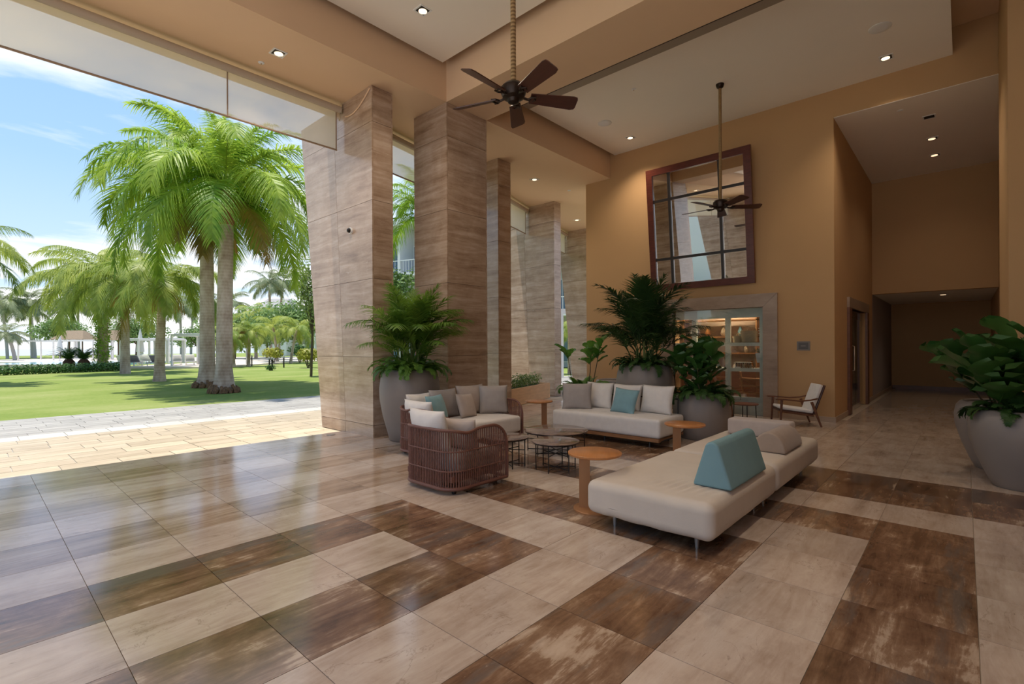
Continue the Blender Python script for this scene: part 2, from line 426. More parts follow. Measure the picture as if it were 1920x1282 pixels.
class MB:
    """collects shapes, builds ONE mesh object"""
    def __init__(self):
        self.v, self.f = [], []

    def add(self, vs, fs, mtx=None):
        o = len(self.v)
        for p in vs:
            p = Vector(p)
            self.v.append(tuple(mtx @ p) if mtx is not None else tuple(p))
        for q in fs:
            self.f.append(tuple(i + o for i in q))
        return self

    def box(self, x0, x1, y0, y1, z0, z1, mtx=None):
        vs = [(x0, y0, z0), (x1, y0, z0), (x1, y1, z0), (x0, y1, z0), (x0, y0, z1), (x1, y0, z1), (x1, y1, z1), (x0, y1, z1)]
        return self.add(vs, [(3, 2, 1, 0), (4, 5, 6, 7), (0, 1, 5, 4), (1, 2, 6, 5), (2, 3, 7, 6), (3, 0, 4, 7)], mtx)

    def cbox(self, c, s, mtx=None):
        return self.box(c[0] - s[0] / 2, c[0] + s[0] / 2, c[1] - s[1] / 2, c[1] + s[1] / 2, c[2] - s[2] / 2, c[2] + s[2] / 2, mtx)

    def prism(self, poly, z0, z1, mtx=None):
        n = len(poly)
        vs = [(p[0], p[1], z0) for p in poly] + [(p[0], p[1], z1) for p in poly]
        fs = [tuple(range(n - 1, -1, -1)), tuple(range(n, 2 * n))]
        fs += [(i, (i + 1) % n, n + (i + 1) % n, n + i) for i in range(n)]
        return self.add(vs, fs, mtx)

    def hexa(self, bottom, top, mtx=None):
        """8-corner solid from two quads"""
        return self.add(list(bottom) + list(top), [(3, 2, 1, 0), (4, 5, 6, 7), (0, 1, 5, 4), (1, 2, 6, 5), (2, 3, 7, 6), (3, 0, 4, 7)], mtx)

    def lathe(self, prof, seg=24, mtx=None, cap=True):
        vs, fs = [], []
        n = len(prof)
        for k in range(seg):
            a = 2 * math.pi * k / seg
            for r, z in prof:
                vs.append((r * math.cos(a), r * math.sin(a), z))
        for k in range(seg):
            k2 = (k + 1) % seg
            for i in range(n - 1):
                fs.append((k * n + i, k2 * n + i, k2 * n + i + 1, k * n + i + 1))
        if cap:
            fs.append(tuple(k * n for k in range(seg - 1, -1, -1)))
            fs.append(tuple(k * n + n - 1 for k in range(seg)))
        return self.add(vs, fs, mtx)

    def cyl(self, c, r, z0, z1, seg=16, r2=None):
        return self.lathe([(r, z0), (r if r2 is None else r2, z1)], seg, Matrix.Translation((c[0], c[1], 0)))

    def tube(self, pts, r, seg=6, closed=False, mtx=None):
        pts = [Vector(p) for p in pts]
        n = len(pts)
        rr = r if isinstance(r, (list, tuple)) else [r] * n
        vs, fs = [], []
        up = Vector((0, 0, 1))
        prev = None
        for i, p in enumerate(pts):
            if closed:
                t = pts[(i + 1) % n] - pts[i - 1]
            else:
                t = pts[min(i + 1, n - 1)] - pts[max(i - 1, 0)]
            t.normalize()
            if prev is None:
                a = t.cross(up)
                if a.length < 1e-3:
                    a = t.cross(Vector((1, 0, 0)))
            else:
                a = prev - t * prev.dot(t)
            a.normalize()
            prev = a
            b = t.cross(a)
            for k in range(seg):
                an = 2 * math.pi * k / seg
                vs.append(p + (a * math.cos(an) + b * math.sin(an)) * rr[i])
        m = n if closed else n - 1
        for i in range(m):
            j = (i + 1) % n
            for k in range(seg):
                k2 = (k + 1) % seg
                fs.append((i * seg + k, i * seg + k2, j * seg + k2, j * seg + k))
        if not closed:
            fs.append(tuple(range(seg - 1, -1, -1)))
            fs.append(tuple((n - 1) * seg + k for k in range(seg)))
        return self.add(vs, fs, mtx)

    def mesh(self, name, smooth=False, angle=40):
        me = bpy.data.meshes.new(name)
        me.from_pydata(self.v, [], self.f)
        if smooth:
            me.shade_smooth()
            me.set_sharp_from_angle(angle=math.radians(angle))
        me.update()
        return me

    def build(self, name, mat, parent=None, smooth=False, angle=40):
        me = self.mesh(name, smooth, angle)
        me.materials.append(MATS[mat])
        return place(name, me, parent)


def place(name, me, parent=None, loc=None, rot=None, scale=None, mtx=None):
    o = bpy.data.objects.new(name, me)
    COL.objects.link(o)
    if parent is not None:
        o.parent = parent
    if mtx is not None:
        o.matrix_local = mtx
    if loc is not None:
        o.location = loc
    if rot is not None:
        o.rotation_euler = rot
    if scale is not None:
        o.scale = scale if isinstance(scale, (tuple, list)) else (scale,) * 3
    return o


def tag(o, label, cat, group=None, kind=None):
    o['label'] = label
    o['category'] = cat
    if group:
        o['group'] = group
    if kind:
        o['kind'] = kind
    return o


def thing(name, label, cat, loc=(0, 0, 0), rz=0.0, group=None, kind=None):
    e = bpy.data.objects.new(name, None)
    COL.objects.link(e)
    e.location = loc
    e.rotation_euler = (0, 0, rz)
    e.empty_display_size = 0.2
    return tag(e, label, cat, group, kind)


def struct(o):
    o['kind'] = 'structure'
    return o


def copytree(o, parent=None):
    c = o.copy()
    COL.objects.link(c)
    c.parent = parent
    for ch in o.children:
        copytree(ch, c)
    return c


def rbox_mesh(name, sx, sy, sz, r, mat, seg=3, puff=0.0, cuts=4):
    """rounded box standing on z=0, optionally puffed on top like upholstery"""
    h = (sx / 2, sy / 2, sz / 2)

    def axis(hh):
        c = [-hh + r * (1 - math.cos(R90 * k / seg)) for k in range(seg)]
        mid = [-hh + r + (2 * hh - 2 * r) * k / cuts for k in range(cuts + 1)] if hh > r + 1e-4 else [0.0]
        return c + mid + [-q for q in reversed(c)]
    bm = bmesh.new()
    for ax in range(3):
        u, v = [k for k in range(3) if k != ax]
        cu_, cv = axis(h[u]), axis(h[v])
        for sgn in (-1, 1):
            grid = []
            for p in cu_:
                row = []
                for q in cv:
                    co = [0, 0, 0]
                    co[ax], co[u], co[v] = sgn * h[ax], p, q
                    inner = [max(-(h[k] - r), min(h[k] - r, co[k])) for k in range(3)]
                    dd = Vector([co[k] - inner[k] for k in range(3)])
                    if dd.length > 1e-7:
                        dd = dd.normalized() * r
                    w_ = Vector(inner) + dd
                    row.append(bm.verts.new(w_))
                grid.append(row)
            for i in range(len(cu_) - 1):
                for j in range(len(cv) - 1):
                    bm.faces.new((grid[i][j], grid[i + 1][j], grid[i + 1][j + 1], grid[i][j + 1]))
    bmesh.ops.remove_doubles(bm, verts=bm.verts[:], dist=1e-5)
    bmesh.ops.recalc_face_normals(bm, faces=bm.faces[:])
    for v in bm.verts:
        k = max(0.0, 1 - (v.co.x / h[0]) ** 2) * max(0.0, 1 - (v.co.y / h[1]) ** 2)
        if v.co.z > 0:
            v.co.z += puff * k * v.co.z / h[2]
        v.co.z += h[2]
    me = bpy.data.meshes.new(name)
    bm.to_mesh(me)
    bm.free()
    me.shade_smooth()
    me.materials.append(MATS[mat])
    return me


def pillow_mesh(name, w_, h_, t_, mat, seed=0, n=16, ear=0.07):
    """scatter cushion in the XZ plane, centred on its bottom edge, thickness along Y"""
    rnd = random.Random(seed)
    vs, fs = [], []
    off = Vector((rnd.uniform(0, 50), rnd.uniform(0, 50), 0))
    for side in (1, -1):
        for j in range(n + 1):
            for i in range(n + 1):
                u, v = -1 + 2 * i / n, -1 + 2 * j / n
                k = max(0.0, (1 - abs(u) ** 2.6) * (1 - abs(v) ** 2.6)) ** 0.55
                pu = u * (1 - ear * (1 - v * v))
                pv = v * (1 - ear * (1 - u * u))
                wr = noise.noise(Vector((u * 2.2, v * 2.2, side)) + off) * 0.10 + noise.noise(Vector((u * 5.5, v * 5.5, side * 2)) + off) * 0.05
                y = side * t_ / 2 * k * (1 + wr)
                vs.append((pu * w_ / 2, y, (pv + 1) * h_ / 2))
        o = 0 if side == 1 else (n + 1) ** 2
        for j in range(n):
            for i in range(n):
                a = o + j * (n + 1) + i
                q = (a, a + 1, a + n + 2, a + n + 1)
                fs.append(q[::-1] if side == 1 else q)
    me = bpy.data.meshes.new(name)
    me.from_pydata(vs, [], fs)
    bm = bmesh.new()
    bm.from_mesh(me)
    bmesh.ops.remove_doubles(bm, verts=bm.verts[:], dist=1e-4)
    bm.to_mesh(me)
    bm.free()
    me.shade_smooth()
    me.materials.append(MATS[mat])
    return me


def cushion(label, me, loc, rz, lean, group=None, roll=0.0):
    """a loose cushion: faces local -Y turned by rz, leaning back by `lean`"""
    o = place('cushion', me)
    o.matrix_world = Matrix.Translation(loc) @ Matrix.Rotation(rz, 4, 'Z') @ Matrix.Rotation(-lean, 4, 'X') @ Matrix.Rotation(roll, 4, 'Y')
    return tag(o, label, 'cushion', group)
# ------------------------------------------------------------------ main levels (metres)
SZ = 5.91      # soffit and beam underside
CZ = 6.48      # white ceiling panels
SLAB = 6.95    # slab above the panels
XW = 11.40     # far wall
YB = 6.86      # inner face of the beam along the colonnade
YH = 1.87      # left wall of the hall opening
OX, OY, T = 0.517, -0.05, 0.6


def depth_of(p):
    return (Vector(p) - CAM).dot(_D)


def pix(p):
    v = Vector(p) - CAM
    d = v.dot(_D)
    return CX + F * v.dot(_R) / d, HY - F * v.dot(_U) / d, d


def in_view(x, y, m=60):
    if depth_of((x, y, 0)) < 0.3:
        return False
    a, b, d = pix((x, y, 0))
    return -m < a < 1920 + m and b < 1282 + m


def field(root, name, cells, gap, top, thick, limit=300):
    """paving pieces: the `limit` largest in view are parts of their own, the rest of each material joined"""
    cache = {}
    rank = []
    for c in cells:
        x0, x1, y0, y1, mat = c
        cx_, cy_ = (x0 + x1) / 2, (y0 + y1) / 2
        d = depth_of((cx_, cy_, 0))
        rank.append((0 if in_view(cx_, cy_, 140) else 1, d, c))
    rank.sort(key=lambda r: (r[0], r[1]))
    rest = {}
    for k, (vis, d, c) in enumerate(rank):
        x0, x1, y0, y1, mat = c
        if k < limit and vis == 0:
            sx, sy = round(x1 - x0 - gap, 4), round(y1 - y0 - gap, 4)
            key = (sx, sy, mat)
            if key not in cache:
                b = MB().box(-sx / 2, sx / 2, -sy / 2, sy / 2, -thick, 0)
                me = b.mesh(name)
                me.materials.append(MATS[mat])
                cache[key] = me
            place(name, cache[key], root, ((x0 + x1) / 2, (y0 + y1) / 2, top))
        else:
            rest.setdefault(mat, MB()).box(x0 + gap / 2, x1 - gap / 2, y0 + gap / 2, y1 - gap / 2, top - thick, top)
    for mat, b in rest.items():
        o = b.build(name + '_field', mat, root)
        o['kind'] = 'stuff'


# floor: nested U-shaped bands of light and dark travertine
floor = struct(MB().box(-4.0, 22.2, -4.0, 8.35, -0.25, -0.010).build('floor', 'grout'))
cells = []
for i in range(-7, 36):
    for j in range(-7, 14):
        x0, y0 = OX + T * i, OY + T * j
        ring = max(abs(j - 5), i - 2)
        dark = ring % 2 == 1
        if i >= 11:
            dark = False
        if i == 10:
            dark = True
        if j < 0 and i not in (9, 10):
            dark = False
        if i > 18 and (j < -1 or j > 2):
            continue
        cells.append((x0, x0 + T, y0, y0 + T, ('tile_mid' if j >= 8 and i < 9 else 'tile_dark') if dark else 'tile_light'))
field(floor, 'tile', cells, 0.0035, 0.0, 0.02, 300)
MB().lathe([(0.075, 0.0), (0.075, 0.006), (0.06, 0.008)], 20, Matrix.Translation((4.25, 8.12, 0))).build('drain_cover', 'alu_leg', floor)

# patio outside the colonnade
patio = struct(MB().box(-10, 24, 8.35, 15.15, -0.25, -0.022).build('floor_patio', 'patio_grey'))
rr = random.Random(4)
cells = []
y = 8.35
while y < 11.6:
    x = -6.0 - rr.random() * 0.6
    h = 0.41
    while x < 22:
        wd = rr.choice((0.41, 0.61, 0.61, 0.82))
        cells.append((x, x + wd, y, y + h, 'patio_stone'))
        x += wd
    y += h
for x in range(-10, 38):
    cells.append((x * 0.6, x * 0.6 + 0.6, 11.63, 12.2, 'patio_white'))
y = 12.2
while y < 15.1:
    x = -6.0 - rr.random() * 0.4
    while x < 22:
        cells.append((x, x + 0.59, y, y + 0.295, 'patio_grey'))
        x += 0.59
    y += 0.295
field(patio, 'paver', cells, 0.012, -0.012, 0.02, 300)

# ---- walls
# far wall with the shop opening and the hall opening
YWL = 7.62     # outer (left) end of the far wall
SH0, SH1, SHZ = 3.15, 5.15, 2.33     # clear shop window
b = MB()
b.box(XW, XW + 0.35, SH1, YWL, 0, SLAB)
b.box(XW, XW + 0.35, SH0, SH1, SHZ, SLAB)
b.box(XW, XW + 0.35, YH, SH0, 0, SLAB)
b.box(XW, XW + 0.35, -0.47, YH, SZ + 0.04, SLAB)
b.box(XW, XW + 0.35, -4.0, -0.47, 0, SLAB)
struct(b.build('wall_far', 'wall_paint'))
# hall: left wall with the door, bulkhead, right wall, back
D0, D1, DZ = 13.10, 15.45, 2.33
b = MB()
b.box(XW + 0.35, D0, YH, YH + 0.3, 0, SZ + 0.1)
b.box(D0, D1, YH, YH + 0.3, DZ, SZ + 0.1)
b.box(D1, 16.8, YH, YH + 0.3, 0, SZ + 0.1)
struct(b.build('wall_hall_left', 'wall_paint'))
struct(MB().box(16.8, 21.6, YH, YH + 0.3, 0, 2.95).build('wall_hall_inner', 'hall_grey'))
struct(MB().box(XW + 0.35, 21.6, -0.95, -0.62, 0, SZ + 0.1).build('wall_hall_right', 'wall_paint'))
struct(MB().box(16.8, 17.0, -0.62, YH, 2.9, SZ + 0.1).build('wall_hall_bulkhead', 'wall_paint'))
struct(MB().box(21.6, 21.9, -0.95, YH + 0.3, 0, 3.0).build('wall_hall_back', 'wall_paint'))
struct(MB().box(XW + 0.004, 17.0, -0.465, YH - 0.002, SZ + 0.03, SZ + 0.039).box(XW + 0.352, 17.0, -0.62, YH, SZ + 0.039, SZ + 0.2).build('ceiling_hall', 'ceiling_white'))
struct(MB().box(17.0, 21.6, -0.62, YH, 2.9, 3.05).build('ceiling_hall_low', 'ceiling_white'))
# right side of the lobby
struct(MB().box(-3.4, XW, -4.3, -4.0, 0, SLAB).build('wall_right', 'wall_paint'))
tag(struct(MB().box(9.15, 11.38, -1.4, -0.43, 0, SLAB).build('pier', 'wall_paint')), 'tan painted wall pier at the right edge behind the pots', 'pier')
struct(MB().box(9.13, 11.38, -1.42, -0.415, 0, 0.10).build('baseboard_pier', 'baseboard_stone'))
# baseboards
struct(MB().box(XW - 0.018, XW, YH, SH0 - 0.28, 0, 0.105).box(XW - 0.018, XW, SH1 + 0.28, YWL, 0, 0.105).build('baseboard_far', 'baseboard_stone'))
struct(MB().box(XW - 0.018, D0 - 0.3, YH - 0.018, YH, 0, 0.105).box(D1 + 0.3, 21.6, YH - 0.018, YH, 0, 0.105).build('baseboard_hall', 'baseboard_stone'))
struct(MB().box(21.58, 21.6, -0.6, YH, 0, 0.12).build('baseboard_hall_back', 'walnut'))

# ---- ceiling: slab, recessed white panels, beams, soffit
slab = struct(MB().box(-3.4, XW, -4.0, YB + 0.02, SLAB, SLAB + 0.25).build('ceiling', 'soffit_paint'))  # cut back just behind the camera so more daylight enters
for x0, x1 in ((-3.3, 5.62), (7.62, XW)):
    o = MB().box(x0, x1, 0.13, 6.72, CZ, CZ + 0.09).build('ceiling_panel', 'ceiling_white', slab)
MB().box(7.66, 7.93, 0.13, 6.72, CZ - 0.012, CZ).build('gap_strip', 'gap_shade_grey', slab)  # flat grey strip and dark line painted in for a shadow gap
MB().box(7.675, 7.715, 0.13, 6.72, CZ - 0.016, CZ - 0.012).build('gap_line', 'black_hole', slab)
struct(MB().box(5.82, 6.83, -4.0, YB, SZ, SLAB).build('trim_cross_beam', 'soffit_paint'))
soff = [(-3.4, YB), (XW, YB), (XW, YWL), (18.5, YWL), (18.5, 12.75), (12.3, 10.90), (8.75, 9.75), (5.0, 8.92), (-3.4, 8.85)]
struct(MB().prism(soff, SZ, SLAB + 0.2).build('ceiling_soffit', 'soffit_paint'))


# ---- pillars clad in travertine panels
JOINTS = [0.0, 0.20, 1.35, 2.67, 3.99, 5.31, SZ]


def pillar(label, x0, x1, y0, y1b, y1t, cols=1):
    """x0..x1 thick, inner edge y0 upright, outer edge tapering from y1b at the floor to y1t under the soffit"""
    root = thing('pillar', label, 'pillar', (x0, y0, 0), group='travertine pillars of the colonnade')
    g, th = 0.003, 0.025
    W = x1 - x0
    yo = lambda z: (y1b - y0) + (y1t - y1b) * z / SZ
    MB().hexa([(th, th, 0), (W - th, th, 0), (W - th, yo(0) - th, 0), (th, yo(0) - th, 0)], [(th, th, SZ), (W - th, th, SZ), (W - th, yo(SZ) - th, SZ), (th, yo(SZ) - th, SZ)]).build('core', 'slab_dark', root)
    for k in range(len(JOINTS) - 1):
        z0, z1 = JOINTS[k] + (g if k else 0), JOINTS[k + 1] - g
        for c in range(cols):
            a0, a1 = c / cols, (c + 1) / cols
            ya0, ya1 = (a0 * yo(z0) + (g if c else 0)), a1 * yo(z0) - (g if c < cols - 1 else 0)
            yb0, yb1 = (a0 * yo(z1) + (g if c else 0)), a1 * yo(z1) - (g if c < cols - 1 else 0)
            for xa, xb in ((0, th), (W - th, W)):
                MB().hexa([(xa, ya0, z0), (xb, ya0, z0), (xb, ya1, z0), (xa, ya1, z0)], [(xa, yb0, z1), (xb, yb0, z1), (xb, yb1, z1), (xa, yb1, z1)]).build('stone_panel', 'pillar_stone', root)
        MB().box(th + 0.001, W - th - 0.001, 0, th, z0, z1).build('stone_panel', 'pillar_stone', root)
        MB().hexa([(th + 0.001, yo(z0) - th, z0), (W - th - 0.001, yo(z0) - th, z0), (W - th - 0.001, yo(z0), z0), (th + 0.001, yo(z0), z0)], [(th + 0.001, yo(z1) - th, z1), (W - th - 0.001, yo(z1) - th, z1), (W - th - 0.001, yo(z1), z1), (th + 0.001, yo(z1), z1)]).build('stone_panel', 'pillar_stone', root)
    return root


pillar('tapering travertine pillar behind the camera, seen only in the mirror', -3.1, -2.7, 7.33, 9.10, 9.93, 2)
pillar('square travertine pillar behind the camera, seen only in the mirror', -3.35, -2.4, 6.86, 7.32, 7.32)
P1 = pillar('wide tapering travertine pillar at the lawn edge, beside the tall left pot', 4.59, 5.00, 7.33, 9.10, 9.93, 2)
pillar('square travertine pillar under the beam corner, behind the wicker sofa', 5.82, 6.83, 6.86, 7.82, 7.82)
pillar('narrow-looking travertine pillar just right of the square pillar', 8.36, 8.80, 8.03, 9.30, 9.95, 2)
pillar('travertine pillar behind the stone planter box with the shrub', 12.00, 12.34, 9.18, 11.15, 11.65, 2)
pillar('farthest travertine pillar, partly hidden by the far wall edge', 15.6, 16.0, 9.9, 11.05, 11.75, 1)

# camera dome and cable on the wide pillar
t = thing('security_camera', 'small white dome security camera on the wide tapering pillar', 'camera', (4.59, 8.0, 3.57))
MB().lathe([(0.055, 0), (0.055, 0.03), (0.045, 0.035)], 16, Matrix.Rotation(-R90, 4, 'Y')).build('mount', 'white_gloss', t, True)
MB().lathe([(0.042, 0.03), (0.040, 0.055), (0.028, 0.075), (0.004, 0.083)], 16, Matrix.Rotation(-R90, 4, 'Y')).build('dome', 'dark_metal', t, True)
pts = []
for k in range(13):
    s = k / 12
    pts.append((4.575, 7.36 + 0.80 * s, 5.86 - 0.28 * math.sin(math.pi * s * 0.62) + 0.03 * s))
tag(MB().tube(pts, 0.012, 6).build('cable', 'soffit_paint', None, True), 'thin tan cable drooping at the top of the wide tapering pillar', 'cable')

# ---- roller shades


def shade(label, a, bpt, drop=0.72, seams=()):
    a, bpt = Vector((a[0], a[1], 0)), Vector((bpt[0], bpt[1], 0))
    L = (bpt - a).length
    rz = math.atan2(bpt.y - a.y, bpt.x - a.x)
    t = thing('roller_shade', label, 'roller shade', (a.x, a.y, 5.79), rz, 'roller shades of the colonnade')
    MB().tube([(0, 0, 0), (L, 0, 0)], 0.058, 14).build('roller_tube', 'roller_tube', t, True)
    n = 40
    vs, fs = [], []
    for i in range(n + 1):
        x = 0.06 + (L - 0.12) * i / n
        for j in range(4):
            z = 0.0 - drop * j / 3
            vs.append((x, 0.052 + 0.010 * math.sin(i * 0.55) * j / 3, z))
    for i in range(n):
        for j in range(3):
            q = i * 4 + j
            fs.append((q, q + 4, q + 5, q + 1))
    MB().add(vs, fs).build('shade_cloth', 'shade_fabric', t, True)
    MB().tube([(0.05, 0.055, -drop), (L - 0.04, 0.055, -drop)], 0.016, 8).build('bottom_bar', 'shade_bar', t, True)
    for s in seams:
        MB().box(L * s - 0.008, L * s + 0.008, 0.046, 0.062, -drop, -0.03).build('seam', 'shade_bar', t)
    MB().box(L - 0.065, L - 0.045, 0.044, 0.064, -drop, -0.03).build('side_hem', 'shade_bar', t)
    for x in (-0.015, L + 0.003):
        MB().box(x, x + 0.012, -0.05, 0.05, -0.06, 0.10).build('bracket', 'chrome', t)
    MB().tube([(L - 0.01, 0.0, -0.05), (L - 0.012, 0.0, -0.16), (L - 0.014, 0.012, -0.2)], 0.014, 8).build('crank_eye', 'chrome', t, True)
    return t


shade('long tan roller shade hanging over the open lawn side', (-2.66, 8.30), (4.555, 8.30), seams=(0.30, 0.745))
shade('tan roller shade in the narrow gap between the first two pillars', (5.03, 8.42), (8.33, 9.10))
shade('tan roller shade above the stone planter box', (8.83, 9.25), (11.97, 10.20))
shade('tan roller shade farthest along the colonnade by the far wall', (12.37, 10.35), (15.57, 11.30))

# ---- downlights


def downlight(label, p, mat='lamp_glow', power=125.0, tilt=0.0, sz=0.10, lit=True, group='square recessed ceiling downlights'):
    t = thing('downlight', label, 'downlight', p, 0, group)
    b = MB()
    o, i = sz, sz * 0.78
    for x0, x1, y0, y1 in ((-o, o, -o, -i), (-o, o, i, o), (-o, -i, -i, i), (i, o, -i, i)):
        b.box(x0, x1, y0, y1, -0.008, 0.0)
    b.build('trim_ring', 'white_paint', t)
    MB().box(-i, i, -i, i, -0.004, -0.001).build('recess', 'black_hole', t)
    if lit:
        MB().lathe([(i * 0.80, -0.005), (i * 0.80, -0.010), (0.002, -0.012)], 16, Matrix.Translation((i * 0.15, i * 0.15, 0))).build('lamp', mat, t)
        ld = bpy.data.lights.new('downlight_beam', 'SPOT')
        ld.energy = power * LAMP_POWER
        ld.color = (1.0, 0.84, 0.66)
        ld.spot_size = math.radians(118)
        ld.spot_blend = 0.9
        ld.shadow_soft_size = 0.10
        lo = bpy.data.objects.new('downlight_beam', ld)
        COL.objects.link(lo)
        lo.parent = t
        lo.location = (0, 0, -0.03)
    return t


downlight('downlight in the tan soffit above the lawn-side shade', (3.15, 7.55, SZ))
downlight('downlight in the white ceiling near the top left beam', (4.55, 5.89, CZ))
downlight('downlight in the white ceiling at the far right, beside the round speaker', (10.73, 0.98, CZ))
downlight('downlight in the white ceiling above the fiddle plants by the beam end', (10.68, 5.87, CZ))
downlight('downlight in the tan soffit right of the narrow pillar', (10.09, 8.35, SZ), power=55)
downlight('small downlight in the far soffit above the last shade', (14.34, 9.96, SZ), power=40)
downlight('unlit dark square downlight, first in the hall ceiling', (12.62, 0.49, SZ + 0.03), lit=False)
downlight('second downlight in the hall ceiling', (13.99, 0.49, SZ + 0.03), 'lamp_glow_dim', 16)
downlight('third downlight in the hall ceiling', (15.25, 0.49, SZ + 0.03), 'lamp_glow_dim', 16)
downlight('dim downlight in the low ceiling at the end of the hall', (18.29, 0.42, 2.9), 'lamp_glow_dim', 10)
for q in ((1.2, 5.89), (1.2, 0.98), (4.55, 0.98), (-1.8, 3.4)):  # unseen lamps added overhead for the room's light
    downlight('unseen downlight added above the camera to light the room', (q[0], q[1], CZ), group='unseen downlights added above the camera')

for lab, p, r in (('large round white ceiling speaker at the right', (9.65, 0.96, CZ), 0.15), ('round white ceiling speaker near the fan blades', (9.6, 5.91, CZ), 0.15)):
    t = thing('ceiling_speaker', lab, 'speaker', p, 0, 'round ceiling speakers')
    MB().lathe([(r, 0), (r, -0.008), (r * 0.93, -0.012)], 28).build('rim', 'white_paint', t, True)
    MB().lathe([(r * 0.92, -0.008), (r * 0.6, -0.013), (0.003, -0.015)], 28).build('grille', 'white_gloss', t, True)
for lab, p in (('tiny white sprinkler cap in the soffit beside the shade', (3.08, 8.0, SZ)), ('tiny white sprinkler cap in the white ceiling near the fan', (8.71, 4.71, CZ)), ('tiny white sprinkler cap in the far soffit', (11.48, 8.24, SZ)), ('tiny white sprinkler cap in the hall ceiling', (11.9, 0.88, SZ + 0.03))):
    t = thing('sprinkler', lab, 'sprinkler', p, 0, 'ceiling sprinkler caps')
    MB().lathe([(0.045, 0), (0.045, -0.006), (0.03, -0.010)], 16).build('cover', 'white_gloss', t, True)
    MB().lathe([(0.012, -0.009), (0.010, -0.024)], 10).build('nozzle', 'chrome', t, True)

# ---- mirror leaning out from the far wall
MW, MH = 2.37, 2.88
mr = bpy.data.objects.new('wall_mirror', None)
COL.objects.link(mr)
tag(mr, 'large tilted mirror of nine panes in a red-brown wooden frame above the shop window', 'mirror')
ang = math.asin(0.28 / MH)
mr.matrix_world = Matrix.Translation((XW - 0.03, 3.29, 2.85)) @ Matrix.Rotation(-ang, 4, 'Y')
fw = 0.15
fr = (('frame_rail', 0, MW, 0, fw), ('frame_rail', 0, MW, MH - fw, MH), ('frame_stile', 0, fw, fw, MH - fw), ('frame_stile', MW - fw, MW, fw, MH - fw))
for nme, y0, y1, z0, z1 in fr:
    b = MB().box(-0.07, 0.0, y0, y1, z0, z1)
    b.build(nme, 'mahogany', mr)
ys = [fw, 0.66, 1.82, MW - fw]
zs = [fw, 0.74, 2.12, MH - fw]
bw = 0.03
for a in range(3):
    for c in range(3):
        y0, y1 = ys[a] + (bw if a else 0), ys[a + 1] - (bw if a < 2 else 0)
        z0, z1 = zs[c] + (bw if c else 0), zs[c + 1] - (bw if c < 2 else 0)
        p = MB().box(-0.032, -0.012, y0, y1, z0, z1).build('mirror_pane', 'mirror_glass', mr)
        e = 0.018
        bb = MB()
        for q in ((y0, y1, z0, z0 + e), (y0, y1, z1 - e, z1), (y0, y0 + e, z0, z1), (y1 - e, y1, z0, z1)):
            bb.box(-0.036, -0.0325, *q)
        bb.build('bevelled_edge', 'mirror_bevel', p)
for a in (1, 2):
    MB().box(-0.055, -0.008, ys[a] - bw, ys[a] + bw, fw, MH - fw).build('glazing_bar', 'mirror_bar', mr)
    for c in range(3):
        pass
for c in (1, 2):
    for a in range(3):
        MB().box(-0.05, -0.008, ys[a] + (bw if a else 0), ys[a + 1] - (bw if a < 2 else 0), zs[c] - bw, zs[c] + bw).build('glazing_bar', 'mirror_bar', mr)

# ---- shop window with a stone surround, white shelving and goods
ow = 0.28
b1 = MB()
w1 = thing('window_1', 'wide shop window in a mitred travertine surround in the far wall', 'window', (XW, SH0, 0), kind='structure')
W_ = SH1 - SH0
for nme, poly in (('surround_head', [(-ow, SHZ + ow), (0, SHZ), (W_, SHZ), (W_ + ow, SHZ + ow)]), ('surround_jamb', [(-ow, 0), (0, 0), (0, SHZ - 0.004), (-ow, SHZ + ow - 0.004)]), ('surround_jamb', [(W_, 0), (W_ + ow, 0), (W_ + ow, SHZ + ow - 0.004), (W_, SHZ - 0.004)])):
    MB().prism([(q[0], q[1]) for q in poly], -0.07, 0.10, Matrix(((0, 0, 1, 0), (1, 0, 0, 0), (0, 1, 0, 0), (0, 0, 0, 1)))).build(nme, 'frame_stone', w1)
MB().box(0.035, 0.045, 0, W_, 0.02, SHZ).build('glass_pane', 'glass', w1)
b = MB()
b.box(0.14, 0.22, 0, W_, 0.0, 0.38).box(0.14, 0.22, 0, W_, 2.13, SHZ)
b.build('frame_panel', 'shop_white', w1)
for y0 in (0.0, 0.72, 1.48):
    MB().box(0.10, 0.17, y0, y0 + 0.11, 0.38, 2.13).build('mullion', 'shop_white', w1)
for z0 in (0.94, 1.50):
    for y0, y1 in ((0.11, 0.72), (0.83, 1.48), (1.59, W_)):
        MB().box(0.10, 0.40, y0, y1, z0, z0 + 0.075).build('shelf', 'shop_white', w1)
